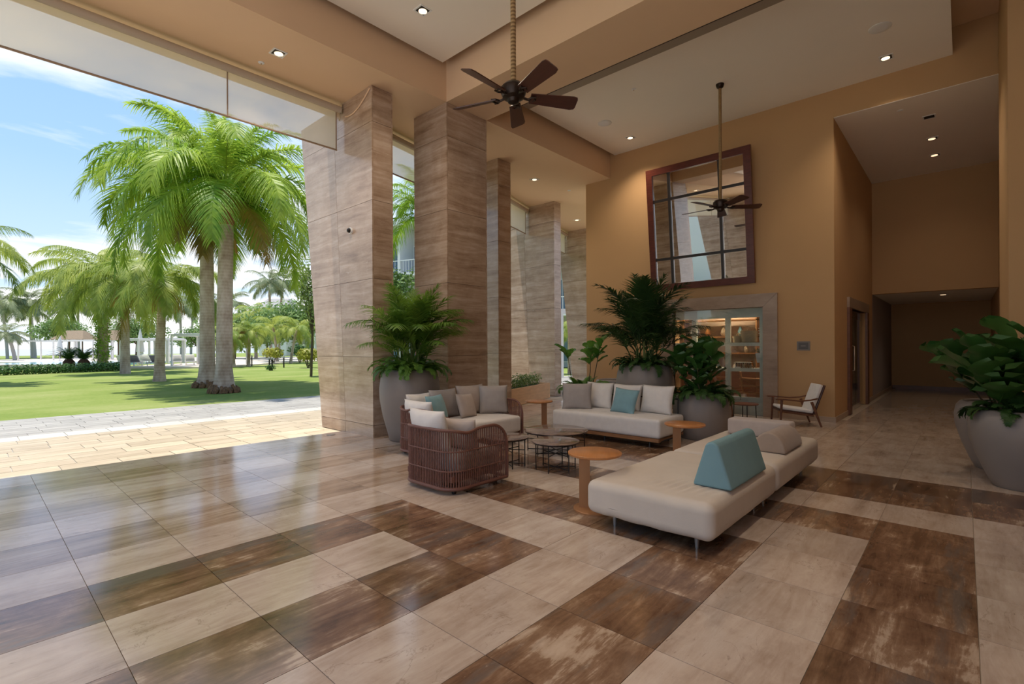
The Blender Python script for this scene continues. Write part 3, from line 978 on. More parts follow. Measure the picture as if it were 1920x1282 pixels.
# shop room behind
sx0, sx1 = XW + 0.35, XW + 1.5
b = MB().box(sx1, sx1 + 0.1, 2.3, 6.6, 0, 3.0).box(sx0, sx1, 2.2, 2.3, 0, 3.0).box(sx0, sx1, 6.6, 6.7, 0, 3.0)
struct(b.build('wall_shop', 'shop_wall'))
struct(MB().box(sx0, sx1, 2.3, 6.6, 2.9, 3.0).build('ceiling_shop', 'ceiling_white'))
struct(MB().box(XW + 0.25, sx1, 2.3, 6.6, -0.05, 0.008).build('floor_shop', 'tile_light'))
for k, (q, r) in enumerate((((12.1, 3.6), 0), ((12.1, 4.9), 0), ((12.6, 4.3), 0))):
    t = thing('shop_lamp', 'small warm spotlight in the shop ceiling, %s' % ('nearest the window at the right', 'nearest the window at the left', 'at the back')[k], 'lamp', (q[0], q[1], 2.9))
    MB().lathe([(0.05, 0), (0.05, -0.07), (0.035, -0.09)], 14).build('housing', 'dark_metal', t, True)
    MB().lathe([(0.034, -0.088), (0.002, -0.093)], 14).build('lamp', 'lamp_glow', t)
    ld = bpy.data.lights.new('shop_beam', 'SPOT')
    ld.energy = 42
    ld.color = (1.0, 0.78, 0.54)
    ld.spot_size = math.radians(140)
    ld.spot_blend = 1.0
    ld.shadow_soft_size = 0.05
    lo = bpy.data.objects.new('shop_beam', ld)
    COL.objects.link(lo)
    lo.parent = t
    lo.location = (0, 0, -0.12)


def basket(label, loc, s=1.0, rz=0.0):
    t = thing('basket', label, 'basket', loc, rz, 'woven baskets on the shop shelves')
    MB().lathe([(0.12 * s, 0), (0.145 * s, 0.02), (0.165 * s, 0.20 * s), (0.17 * s, 0.25 * s), (0.155 * s, 0.25 * s), (0.13 * s, 0.03)], 20).build('basket_body', 'basket', t, True)
    for sy in (-1, 1):
        pts = [(0.10 * s * math.cos(a), sy * 0.155 * s, 0.24 * s + 0.10 * s * math.sin(a)) for a in [math.pi * k / 10 for k in range(11)]]
        MB().tube(pts, 0.010, 6).build('handle', 'basket', t, True)
    return t


basket('large cream woven basket with loop handles on the upper shop shelf', (XW + 0.27, 3.52, 1.575), 1.05, R90)
basket('smaller cream basket beside the large one on the upper shop shelf', (XW + 0.30, 3.78, 1.575), 0.62, R90)
t = thing('orchid_pot', 'small potted white orchid at the right end of the upper shop shelf', 'plant', (XW + 0.25, 3.25, 1.575))
MB().lathe([(0.05, 0), (0.065, 0.12), (0.055, 0.12), (0.05, 0.03)], 16).build('pot', 'white_gloss', t, True)
b, c = MB(), MB()
for k in range(4):
    pts = [(0.02 * math.sin(k), 0, 0.1), (0.03 * math.cos(k * 2), 0.03 * k - 0.05, 0.25), (0.03, 0.06 * k - 0.09, 0.38 - 0.03 * k)]
    b.tube(pts, 0.005, 5)
    for z in (0.26, 0.32, 0.37):
        for a in range(5):
            an = a * 1.256
            x, yv = 0.02 + 0.03 * math.cos(an), 0.04 * k - 0.07 + 0.03 * math.sin(an)
            c.add([(0.02, 0.04 * k - 0.07, z - 0.02 * k), (x, yv, z + 0.012 - 0.02 * k), (x + 0.012, yv + 0.012, z - 0.02 * k), (x, yv, z - 0.016 - 0.02 * k)], [(0, 1, 2, 3)])
b.build('stem', 'dark_metal', t)
c.build('petals', 'white_gloss', t)
t = thing('candle_rack', 'dark slotted candle rack on the lower shop shelf', 'rack', (XW + 0.32, 3.66, 1.015))
MB().box(-0.06, 0.06, -0.17, 0.17, 0, 0.02).box(-0.06, 0.06, -0.17, 0.17, 0.11, 0.125).build('rack_frame', 'white_paint', t)
for k in range(7):
    MB().cyl((0, -0.14 + 0.047 * k), 0.014, 0.02, 0.11, 8).build('peg', 'dark_metal', t, True)
t = thing('planter_box', 'white square planter box with a dark plant on the lower shop shelf', 'planter', (XW + 0.30, 3.27, 1.015))
MB().hexa([(-0.07, -0.08, 0.12), (0.07, -0.08, 0.12), (0.07, 0.08, 0.12), (-0.07, 0.08, 0.12)], [(-0.09, -0.11, 0.33), (0.09, -0.11, 0.33), (0.09, 0.11, 0.33), (-0.09, 0.11, 0.33)]).build('box', 'white_gloss', t)
MB().cyl((0, 0), 0.02, 0.01, 0.13, 8).cyl((0, 0), 0.06, 0, 0.012, 14).build('foot', 'white_gloss', t)
rq = random.Random(9)
b = MB()
for k in range(26):
    a, e = rq.random() * 6.28, rq.uniform(0.4, 1.2)
    p = Vector((0.05 * math.cos(a), 0.05 * math.sin(a), 0.33))
    d = Vector((math.cos(a) * math.cos(e), math.sin(a) * math.cos(e), math.sin(e))) * 0.13
    s = Vector((-math.sin(a), math.cos(a), 0)) * 0.012
    b.add([p - s, p + s, p + d * 0.7 + s * 1.5, p + d, p + d * 0.7 - s * 1.5], [(0, 1, 2, 3, 4)])
b.build('leaves', 'fern_leaf_dark', t)
for k in range(6):
    s = rq.uniform(0.7, 1.1)
    t = thing('glass_bauble', 'little %s ornament on the lower shop shelf, number %s from the right mullion' % (('amber', 'cream', 'brown')[k % 3], ('one', 'two', 'three', 'four', 'five', 'six')[k]), 'ornament', (XW + 0.22, 3.42 + 0.05 * k, 1.015), 0, 'small ornaments on the shop shelf')
    MB().lathe([(0.012 * s, 0), (0.028 * s, 0.02), (0.034 * s, 0.05 * s), (0.018 * s, 0.085 * s), (0.012 * s, 0.10 * s), (0.016 * s, 0.11 * s)], 12).build('body', ('shop_wood', 'basket', 'teak')[k % 3], t, True)
t = thing('display_easel', 'slanting wooden display rack low in the shop window', 'rack', (XW + 0.55, 3.55, 0.0))
for y0 in (-0.22, 0.22):
    MB().tube([(0.25, y0, 0.02), (-0.1, y0, 0.92)], 0.022, 6).build('leg', 'shop_wood', t)
for k in range(3):
    MB().box(-0.05, 0.12, -0.26, 0.26, 0.42 + 0.16 * k, 0.45 + 0.16 * k).build('rack_shelf', 'shop_wood', t)
MB().tube([(0.0, 0.26, 0.80), (0.0, -0.26, 0.50)], 0.02, 6).build('brace', 'teak', t)
t = thing('shop_cabinet', 'dark wooden cabinet with orange goods at the back of the shop', 'cabinet', (sx1 - 0.3, 4.5, 0.008))
MB().box(-0.2, 0.25, -0.9, 0.9, 0, 0.9).build('body', 'walnut', t)
for z in (1.3, 1.7, 2.1):
    MB().box(-0.1, 0.25, -0.9, 0.9, z, z + 0.03).build('shelf', 'shop_wood', t)
for y0 in (-0.9, 0.87):
    MB().box(-0.1, 0.25, y0, y0 + 0.03, 0.9, 2.3).build('side_panel', 'shop_wood', t)
for k in range(12):
    z, y0 = (0.91, 1.34, 1.74)[k % 3], -0.75 + 0.13 * k
    t2 = thing('shop_vase', '%s vase, %s from the right on the %s shelf at the back of the shop' % (('orange', 'cream', 'teal', 'white')[k % 4], ('first', 'second', 'third', 'fourth')[k // 3], ('bottom', 'middle', 'top')[k % 3]), 'vase', (sx1 - 0.28, 4.5 + y0, z), 0, 'vases at the back of the shop, %s' % ('bottom', 'middle', 'top')[k % 3])
    s = rq.uniform(0.8, 1.3)
    MB().lathe([(0.03, 0), (0.055 * s, 0.06), (0.05 * s, 0.13), (0.022, 0.18 * s), (0.03, 0.21 * s)], 12).build('body', ('orange_top', 'basket', 'fabric_teal', 'white_paint')[k % 4], t2, True)

# ---- wall plaque
t = thing('wall_plaque', 'small grey metal plaque on the tan wall right of the shop window', 'plaque', (XW, 2.405, 1.5))
MB().box(-0.012, 0, -0.118, 0.118, -0.093, 0.093).build('plaque_frame', 'plaque_frame', t)
MB().box(-0.016, -0.012, -0.088, 0.088, -0.065, 0.065).build('plaque_face', 'plaque', t)
MB().box(-0.018, -0.016, -0.04, 0.045, -0.012, 0.008).build('plaque_line', 'plaque_text', t)

# ---- glass door in the hall wall, stone surround
d1 = thing('door_1', 'dark glass door with long chrome handle in a stone surround, in the hall', 'door', (D0, YH, 0), kind='structure')
L = D1 - D0
for nme, q in (('surround_jamb', (-0.30, 0, 0, DZ)), ('surround_jamb', (L, L + 0.30, 0, DZ)), ('surround_head', (-0.30, L + 0.30, DZ, DZ + 0.22))):
    MB().box(q[0], q[1], -0.05, 0.08, q[2], q[3]).build(nme, 'walnut' if nme == 'surround_jamb' else 'frame_stone', d1)
for x0, x1 in ((0.02, L / 2 - 0.01), (L / 2 + 0.01, L - 0.02)):
    lf = MB().box(x0, x1, 0.06, 0.072, 0.03, DZ - 0.22).build('door_leaf', 'door_glass', d1)
    MB().box(x0, x1, 0.05, 0.082, 0.0, 0.10).build('bottom_rail', 'chrome', lf)
MB().box(0, L, 0.055, 0.078, DZ - 0.21, DZ).build('transom', 'door_glass', d1)
MB().box(0, L, 0.05, 0.082, DZ - 0.22, DZ - 0.205).build('transom_bar', 'chrome', d1)
pts = [(0.42, 0.05, 0.92), (0.42, -0.03, 0.94), (0.42, -0.03, 1.48), (0.42, 0.05, 1.50)]
MB().tube(pts, 0.016, 8).build('handle', 'chrome', d1, True)
pts = [(0.30, 0.02, 0.3), (0.34, 0.0, 0.3)]
struct(MB().box(D0 - 0.1, D1 + 0.2, YH + 1.6, YH + 1.7, 0, 2.6).box(D0 - 0.1, D0, YH + 0.3, YH + 1.6, 0, 2.6).box(D1 + 0.1, D1 + 0.2, YH + 0.3, YH + 1.6, 0, 2.6).box(D0 - 0.1, D1 + 0.2, YH + 0.3, YH + 1.7, 2.5, 2.6).build('wall_behind_door', 'walnut'))
# ------------------------------------------------------------------ woven rope seating


def rope_shell(t, depth, width, top_z, r=0.20, front_r=0.24, step=0.027, z0=0.06):
    """U-shaped rope wall, open side facing local +X, back at x=0"""
    hw = width / 2
    path = []
    n = 8
    x = depth
    k = 14
    for i in range(k):
        path.append((depth - (depth - r) * i / k, hw))
    for i in range(n + 1):
        a = R90 + R90 * i / n
        path.append((r + r * math.cos(a), hw - r + r * math.sin(a)))
    m = max(3, int((width - 2 * r) / 0.08))
    for i in range(1, m):
        path.append((0.0, hw - r - (width - 2 * r) * i / m))
    for i in range(n + 1):
        a = math.pi + R90 * i / n
        path.append((r + r * math.cos(a), -hw + r + r * math.sin(a)))
    for i in range(1, k + 1):
        path.append((r + (depth - r) * i / k, -hw))

    def top(x, y):
        z = top_z - 0.035 * math.exp(-((x - depth * 0.28) / 0.12) ** 2)
        u = x - (depth - front_r)
        if u > 0:
            q = min(1.0, u / front_r)
            z = z - front_r * (1 - math.sqrt(max(0.0, 1 - q * q)))
        return z
    P = [Vector((p[0], p[1], 0)) for p in path]
    # resample
    seg = [(P[i + 1] - P[i]).length for i in range(len(P) - 1)]
    tot = sum(seg)

    def at(s):
        for i, l in enumerate(seg):
            if s <= l or i == len(seg) - 1:
                return P[i].lerp(P[i + 1], min(1.0, s / l))
            s -= l
    N = int(tot / step)
    b = MB()
    rail, base = [], []
    for i in range(N + 1):
        q = at(tot * i / N)
        z1 = top(q.x, q.y)
        b.tube([(q.x, q.y, z0), (q.x, q.y, z1)], 0.0080, 5)
        rail.append((q.x, q.y, z1))
        base.append((q.x, q.y, z0))
    o = b.build('rope_strands', 'rope', t, True)
    o['kind'] = 'stuff'
    full = [(depth, hw, z0)] + [(depth, hw, z0 + (top(depth, hw) - z0) * j / 3) for j in range(1, 3)] + rail + [(depth, -hw, z0 + (top(depth, -hw) - z0) * j / 3) for j in (2, 1)] + [(depth, -hw, z0)]
    MB().tube(full, 0.017, 8).build('top_rail', 'rope_frame', t, True)
    MB().tube(base + [(depth, -hw, z0), (depth, hw, z0)], 0.020, 8).build('base_rail', 'rope_frame', t, True)
    for z in (0.24, 0.44):
        MB().tube([(p[0], p[1], z) for p in base if p[0] < depth - 0.03], 0.009, 6).build('binding_rope', 'rope', t, True)
    MB().box(0.05, depth - 0.03, -hw + 0.04, hw - 0.04, 0.13, 0.19).build('seat_platform', 'rope_frame', t)
    for sx, sy in ((0.12, 1), (0.12, -1), (depth - 0.10, 1), (depth - 0.10, -1)):
        MB().lathe([(0.022, 0.0), (0.026, 0.02), (0.018, 0.07)], 10, Matrix.Translation((sx, sy * (hw - 0.09), 0))).build('foot', 'dark_metal', t, True)


def set_part(name, me, parent, loc, rz=0.0):
    return place(name, me, parent, loc, (0, 0, rz))


arm = thing('rope_armchair', 'dark red-brown rope armchair seen from behind, nearest the camera', 'armchair', (3.27, 4.23, 0))
rope_shell(arm, 0.83, 0.83, 0.66)
set_part('seat_cushion', rbox_mesh('seat_cushion', 0.66, 0.70, 0.20, 0.06, 'fabric_grey', 4, 0.03, 6), arm, (0.47, 0, 0.19))
cushion('large pale cushion against the back of the rope armchair', pillow_mesh('cushion', 0.60, 0.46, 0.20, 'fabric_light', 1), (3.42, 4.28, 0.40), -R90 + math.pi, 0.20)
cushion('small taupe cushion in front of the pale one in the rope armchair', pillow_mesh('cushion', 0.42, 0.36, 0.15, 'fabric_taupe', 2), (3.66, 4.05, 0.40), -R90 + math.pi + 0.25, 0.26)

sofa = thing('rope_sofa', 'dark red-brown rope sofa with grey seat in front of the square pillar', 'sofa', (5.05, 6.05, 0), -R90)
rope_shell(sofa, 0.85, 1.80, 0.66, front_r=0.20, step=0.028)
set_part('seat_cushion', rbox_mesh('seat_cushion', 0.76, 1.72, 0.25, 0.05, 'fabric_light', 4, 0.02, 8), sofa, (0.49, 0, 0.175))
G1 = 'cushions on the rope sofa'
big = lambda m, s: pillow_mesh('cushion', 0.56, 0.44, 0.19, m, s)
sz = 0.438
cushion('pale cushion propped on the left arm of the rope sofa, outer one', pillow_mesh('cushion', 0.62, 0.34, 0.20, 'fabric_light', 3), (4.27, 5.62, sz), -R90 + math.pi, 0.14, G1)
cushion('pale cushion in the left back corner of the rope sofa', pillow_mesh('cushion', 0.50, 0.40, 0.17, 'fabric_light', 4), (4.52, 5.93, sz), 0.05, 0.12, G1)
cushion('teal cushion leaning at the left end of the rope sofa', pillow_mesh('cushion', 0.42, 0.40, 0.16, 'fabric_teal', 5), (4.62, 5.60, sz), 0.30, 0.34, G1)
cushion('grey back cushion behind the teal one on the rope sofa', big('fabric_grey', 6), (4.94, 5.86, sz), 0.05, 0.20, G1)
cushion('grey back cushion at the right half of the rope sofa', pillow_mesh('cushion', 0.58, 0.47, 0.19, 'fabric_taupe', 7), (5.50, 5.86, sz), -0.03, 0.20, G1)
cushion('small taupe cushion in the middle of the rope sofa', pillow_mesh('cushion', 0.40, 0.38, 0.15, 'fabric_taupe', 8), (5.16, 5.58, sz), 0.20, 0.34, G1, 0.06)
cushion('darker grey cushion with pointed corners against the right arm of the rope sofa', pillow_mesh('cushion', 0.48, 0.46, 0.17, 'fabric_grey', 9), (5.74, 5.62, sz), -0.62, 0.18, G1)

# ------------------------------------------------------------------ pale fabric sofa on a wooden platform
cs = thing('platform_sofa', 'long pale fabric sofa on a wooden platform, in front of the tall pots', 'sofa', (7.24, 4.28, 0))
MB().box(-0.43, 0.43, -0.97, 0.97, 0.095, 0.145).build('platform', 'teak', cs)
set_part('seat_cushion', rbox_mesh('seat_cushion', 0.87, 1.98, 0.285, 0.05, 'fabric_light', 4, 0.012, 8), cs, (0, 0, 0.145))
for x, y_ in ((-0.32, -0.78), (-0.32, 0.78), (0.32, -0.78), (0.32, 0.78), (-0.32, 0.0)):
    MB().tube([(x - 0.02, y_, 0.0), (x, y_, 0.10)], 0.014, 8).build('leg', 'dark_metal', cs, True)
MB().tube([(0.42, -0.88, 0.13), (0.45, -0.88, 0.66), (0.45, 0.88, 0.66), (0.42, 0.88, 0.13)], 0.014, 8).build('back_frame', 'dark_metal', cs, True)
MB().tube([(-0.36, -0.95, 0.08), (-0.30, -1.01, 0.12), (0.3, -1.01, 0.12), (0.36, -0.95, 0.08)], 0.012, 8).build('side_rail', 'dark_metal', cs, True)
G2 = 'cushions on the pale platform sofa'
sz = 0.425
cushion('dark grey cushion at the left end of the pale sofa', pillow_mesh('cushion', 0.52, 0.46, 0.17, 'fabric_grey', 11), (7.10, 4.95, sz), -R90 + 0.55, 0.20, G2)
cushion('pale back cushion beside the dark grey one on the pale sofa', pillow_mesh('cushion', 0.54, 0.47, 0.18, 'fabric_light', 12), (7.45, 4.76, sz), -R90 + 0.04, 0.24, G2)
cushion('pale back cushion behind the teal one on the pale sofa', pillow_mesh('cushion', 0.55, 0.46, 0.18, 'fabric_light', 13), (7.45, 4.22, sz), -R90, 0.24, G2)
cushion('pale back cushion at the right end of the pale sofa', pillow_mesh('cushion', 0.58, 0.47, 0.18, 'fabric_light', 14), (7.42, 3.66, sz), -R90 - 0.08, 0.22, G2)
cushion('teal cushion in the middle of the pale sofa', pillow_mesh('cushion', 0.46, 0.42, 0.15, 'fabric_teal', 15), (7.13, 4.10, sz), -R90 - 0.06, 0.34, G2, 0.07)

# ------------------------------------------------------------------ low daybed of two modules
DZ1 = 0.393


def wrinkled_mattress(name, sx, sy, sz_, folds):
    me = rbox_mesh(name, sx, sy, sz_, 0.075, 'mattress', 6, 0.010, 90 if folds else 14)
    if folds:
        for v in me.vertices:
            x, y_, z = v.co
            if z > sz_ * 0.8:
                # short creases running along the length near the front edge
                e = math.exp(-((x + sx * 0.30) / 0.12) ** 2) * math.exp(-((y_ + sy * 0.14) / 0.25) ** 2)
                v.co.z += 0.011 * e * math.sin(y_ * 85 + x * 16)
    for v in me.vertices:
        x, y_, z = v.co
        v.co.z += 0.004 * noise.noise(Vector((x * 3, y_ * 3, z * 2)))
        if z < sz_ * 0.3:
            v.co.z += 0.010 * noise.noise(Vector((x * 6, y_ * 6, 3.0)))
    return me


db = thing('daybed', 'low wide cream daybed in two modules, nearest the camera at the right', 'daybed', (3.55, 1.86, 0))
for k, (x0, x1) in enumerate(((0.0, 1.64), (1.655, 3.48))):
    m = place('mattress', wrinkled_mattress('mattress', x1 - x0, 1.08, 0.285, k == 0), db, ((x0 + x1) / 2, 0, 0.098))
    MB().box(x0 + 0.12, x1 - 0.12, -0.42, 0.42, 0.085, 0.12).build('base_frame', 'dark_metal', db)
    for lx, ly in ((x0 + 0.14, 0.33), (x0 + 0.14, -0.37), (x1 - 0.14, 0.33), (x1 - 0.14, -0.37)):
        MB().lathe([(0.013, 0), (0.017, 0.05), (0.024, 0.13)], 12, Matrix.Translation((lx, ly, 0))).build('leg', 'alu_leg', db, True)


def section_cushion(name, poly, length, mat, r=0.03):
    """cushion of constant cross-section (poly in YZ), running along X, softly rounded"""
    bm = bmesh.new()
    vs0 = [bm.verts.new((0, p[0], p[1])) for p in poly]
    vs1 = [bm.verts.new((length, p[0], p[1])) for p in poly]
    n = len(poly)
    bm.faces.new(vs0[::-1])
    bm.faces.new(vs1)
    for i in range(n):
        bm.faces.new((vs0[i], vs0[(i + 1) % n], vs1[(i + 1) % n], vs1[i]))
    bmesh.ops.recalc_face_normals(bm, faces=bm.faces[:])
    ed = [e for e in bm.edges if e.calc_face_angle(0) > 0.5]
    bmesh.ops.bevel(bm, geom=ed, offset=r, segments=4, profile=0.5, affect='EDGES')
    me = bpy.data.meshes.new(name)
    bm.to_mesh(me)
    bm.free()
    me.shade_smooth()
    me.set_sharp_from_angle(angle=math.radians(60))
    me.materials.append(MATS[mat])
    return me


o = place('wedge_cushion', section_cushion('wedge_cushion', [(-0.155, 0), (0.155, 0), (0.14, 0.05), (0.05, 0.34), (0.02, 0.36), (-0.02, 0.36), (-0.05, 0.34), (-0.14, 0.05)], 0.92, 'fabric_teal_wedge', 0.02), None, (3.96, 1.48, DZ1))
tag(o, 'tall teal wedge backrest standing on the cream daybed', 'cushion')
dpoly = [(0.16 * math.cos(math.pi * k / 14), 0.21 * math.sin(math.pi * k / 14)) for k in range(15)]
o = place('bolster_cushion', section_cushion('bolster_cushion', dpoly, 0.72, 'fabric_brown', 0.02), None, (5.66, 1.52, DZ1))
tag(o, 'brown half-round bolster on the far part of the cream daybed', 'cushion')
o = place('block_cushion', rbox_mesh('block_cushion', 0.26, 0.72, 0.20, 0.03, 'fabric_taupe', 3), None, (6.66, 1.88, DZ1))
tag(o, 'low taupe block backrest across the far end of the cream daybed', 'cushion')

# ------------------------------------------------------------------ tables


def side_table(label, loc, ang):
    t = thing('side_table', label, 'side table', loc, ang, 'round orange side tables')
    MB().lathe([(0.20, 0.0), (0.20, 0.012), (0.195, 0.016)], 40).build('base', 'orange_leg', t, True)
    MB().box(-0.012, 0.012, 0.045, 0.145, 0.015, 0.508).build('stem', 'orange_leg', t)
    MB().lathe([(0.228, 0.505), (0.247, 0.513), (0.248, 0.530), (0.243, 0.534)], 48).build('tabletop', 'orange_top', t, True)
    return t


side_table('round orange side table at the near corner of the daybed', (3.94, 2.55, 0), math.radians(33))
side_table('round orange side table between the pale sofa and the daybed', (6.12, 2.62, 0), math.radians(23))
side_table('round side table left of the pale sofa, partly hidden by a cushion', (6.98, 5.70, 0), math.radians(219))


def coffee_table(label, loc, r, h, legs, top='marble_top', rz=0.0):
    t = thing('coffee_table', label, 'coffee table', loc, rz, 'round wire-legged coffee tables')
    MB().lathe([(r - 0.010, h - 0.016), (r, h - 0.010), (r, h - 0.002), (r - 0.006, h)], 56).build('tabletop', top, t, True)
    ring = [((r - 0.02) * math.cos(2 * math.pi * k / 40), (r - 0.02) * math.sin(2 * math.pi * k / 40), h - 0.022) for k in range(40)]
    MB().tube(ring, 0.007, 6, True).build('top_ring', 'dark_metal', t, True)
    for k in range(legs):
        a = 2 * math.pi * k / legs
        x, y_ = (r - 0.05) * math.cos(a), (r - 0.05) * math.sin(a)
        MB().tube([(x, y_, 0.0), (x, y_, h - 0.02)], 0.0075, 6).build('leg', 'dark_metal', t, True)
    for k in range(legs // 2):
        a = 2 * math.pi * k / legs
        x, y_ = (r - 0.05) * math.cos(a), (r - 0.05) * math.sin(a)
        MB().tube([(x, y_, 0.03), (-x, -y_, 0.03)], 0.006, 6).build('floor_bar', 'dark_metal', t, True)
        MB().tube([(x, y_, h * 0.55), (-x, -y_, h * 0.55)], 0.006, 6).build('cross_bar', 'dark_metal', t, True)
    return t


coffee_table('largest low coffee table with dark marbled top, before the pale sofa', (5.72, 4.36, 0), 0.46, 0.32, 6)
coffee_table('small wire coffee table half hidden by the rope armchair', (4.66, 4.34, 0), 0.285, 0.37, 6)
coffee_table('small wire coffee table nearest the daybed, with a glossy top', (4.90, 3.74, 0), 0.295, 0.355, 6, rz=0.3)

# ------------------------------------------------------------------ wooden lounge chairs by the shop window


def lounge_chair(label, loc, rz):
    """faces local +Y"""
    t = thing('lounge_chair', label, 'chair', loc, rz, 'wooden lounge chairs by the shop window')
    for s in (-1, 1):
        MB().tube([(s * 0.315, 0.33, 0.0), (s * 0.30, 0.30, 0.49)], [0.017, 0.024], 10).build('front_leg', 'walnut', t, True)
        MB().tube([(s * 0.315, -0.36, 0.0), (s * 0.305, -0.20, 0.46)], [0.016, 0.026], 10).build('back_leg', 'walnut', t, True)
        pts = [(s * 0.31, 0.40, 0.500), (s * 0.315, 0.25, 0.497), (s * 0.315, 0.0, 0.475), (s * 0.31, -0.18, 0.492), (s * 0.30, -0.30, 0.525)]
        b = MB()
        for i in range(len(pts) - 1):
            (x0, y0, z0), (x1, y1, z1) = pts[i], pts[i + 1]
            w0, w1 = (0.035, 0.03, 0.026, 0.024, 0.018)[i], (0.035, 0.03, 0.026, 0.024, 0.018)[i + 1]
            b.hexa([(x0 - w0, y0, z0 - 0.012), (x0 + w0, y0, z0 - 0.012), (x1 + w1, y1, z1 - 0.012), (x1 - w1, y1, z1 - 0.012)], [(x0 - w0, y0, z0 + 0.012), (x0 + w0, y0, z0 + 0.012), (x1 + w1, y1, z1 + 0.012), (x1 - w1, y1, z1 + 0.012)])
        b.build('armrest', 'walnut', t, True, 30)
        MB().tube([(s * 0.29, 0.31, 0.27), (s * 0.29, -0.24, 0.20)], 0.016, 8).build('seat_rail', 'walnut', t, True)
    MB().tube([(-0.29, 0.30, 0.27), (0.29, 0.30, 0.27)], 0.016, 8).build('front_rail', 'walnut', t, True)
    seat = rbox_mesh('seat_cushion', 0.54, 0.56, 0.055, 0.02, 'fabric_light', 3)
    place('seat_cushion', seat, t, mtx=Matrix.Translation((0, 0.04, 0.275)) @ Matrix.Rotation(0.13, 4, 'X'))
    pan = rbox_mesh('seat_shell', 0.55, 0.57, 0.035, 0.015, 'fan_blade', 2)
    place('seat_shell', pan, t, mtx=Matrix.Translation((0, 0.04, 0.238)) @ Matrix.Rotation(0.13, 4, 'X'))
    bk = rbox_mesh('back_cushion', 0.52, 0.055, 0.56, 0.02, 'fabric_light', 3)
    M_ = Matrix.Translation((0, -0.21, 0.245)) @ Matrix.Rotation(0.33, 4, 'X')
    place('back_cushion', bk, t, mtx=M_)
    bs = rbox_mesh('back_shell', 0.54, 0.035, 0.58, 0.015, 'fan_blade', 2)
    place('back_shell', bs, t, mtx=M_ @ Matrix.Translation((0, -0.048, -0.01)))
    return t


lounge_chair('wooden lounge chair with white cushions in front of the tan wall', (10.72, 2.42, 0), 0.50)
lounge_chair('wooden lounge chair mostly hidden behind the low wide pot', (10.72, 4.05, 0), math.pi - 0.35)
t = thing('small_table', 'small round dark table between the two lounge chairs', 'side table', (10.38, 3.22, 0))
MB().lathe([(0.24, 0.345), (0.25, 0.352), (0.25, 0.366), (0.245, 0.37)], 36).build('tabletop', 'walnut', t, True)
for k in range(4):
    a = 0.5 + R90 * k
    MB().tube([(0.21 * math.cos(a), 0.21 * math.sin(a), 0), (0.20 * math.cos(a), 0.20 * math.sin(a), 0.35)], 0.009, 6).build('leg', 'dark_metal', t, True)

# ------------------------------------------------------------------ ceiling fans


def fan(label, loc, top_z, a0, rope, blade_tilt=-0.22):
    h = top_z - loc[2]
    t = thing('ceiling_fan', label, 'ceiling fan', loc, 0, 'five-blade ceiling fans')
    MB().lathe([(0.02, h - 0.09), (0.06, h - 0.06), (0.075, h - 0.01), (0.075, h)], 20).build('canopy', 'fan_metal', t, True)
    MB().tube([(0, 0, 0.10), (0, 0, h - 0.06)], 0.030 if rope else 0.028, 12).build('down_rod', 'rope_wound' if rope else 'jute', t, True)
    MB().lathe([(0.03, 0.125), (0.10, 0.115), (0.135, 0.08), (0.14, 0.02), (0.12, -0.03), (0.07, -0.05), (0.06, -0.085), (0.03, -0.10), (0.003, -0.105)], 28).build('motor_housing', 'fan_metal', t, True)
    for k in range(5):
        a = a0 + k * 2 * math.pi / 5
        R_ = Matrix.Rotation(a, 4, 'Z')
        hold = MB()
        hold.tube([(0.10, 0.0, -0.02), (0.16, 0.0, -0.035), (0.20, 0.0, -0.03)], 0.014, 6)
        hold.tube([(0.16, 0.0, -0.035), (0.20, 0.045, -0.03), (0.25, 0.05, -0.028)], 0.010, 6)
        hold.tube([(0.16, 0.0, -0.035), (0.20, -0.045, -0.03), (0.25, -0.05, -0.028)], 0.010, 6)
        hold.tube([(0.21, -0.05, -0.03), (0.25, 0.0, -0.03), (0.21, 0.05, -0.03)], 0.010, 6)
        bo = hold.build('blade_holder', 'fan_metal', t, True)
        bo.matrix_local = R_
        poly = [(0.19, -0.066), (0.68, -0.092), (0.725, -0.08), (0.735, -0.055), (0.735, 0.055), (0.725, 0.08), (0.68, 0.092), (0.19, 0.066)]
        bl = MB().prism(poly, -0.005, 0.005).build('blade', 'fan_blade', t)
        bl.matrix_local = R_ @ Matrix.Translation((0, 0, -0.02)) @ Matrix.Rotation(blade_tilt, 4, 'X')
    return t


hub = AT(965, 5.5)
fz = 4.30
tip = G(1088, 192, fz)
a1 = math.atan2(tip.y - hub.y, tip.x - hub.x)
fan('near ceiling fan with five dark blades on a rope-wrapped rod', (hub.x, hub.y, fz), CZ, a1, True, -0.36)
tip = G(1427, 384, 4.16)
fan('far ceiling fan on a slim pale rod in front of the mirror', (9.67, 3.42, 4.16), CZ, math.atan2(tip.y - 3.42, tip.x - 9.67), False)
# ------------------------------------------------------------------ plants: shared leaf meshes


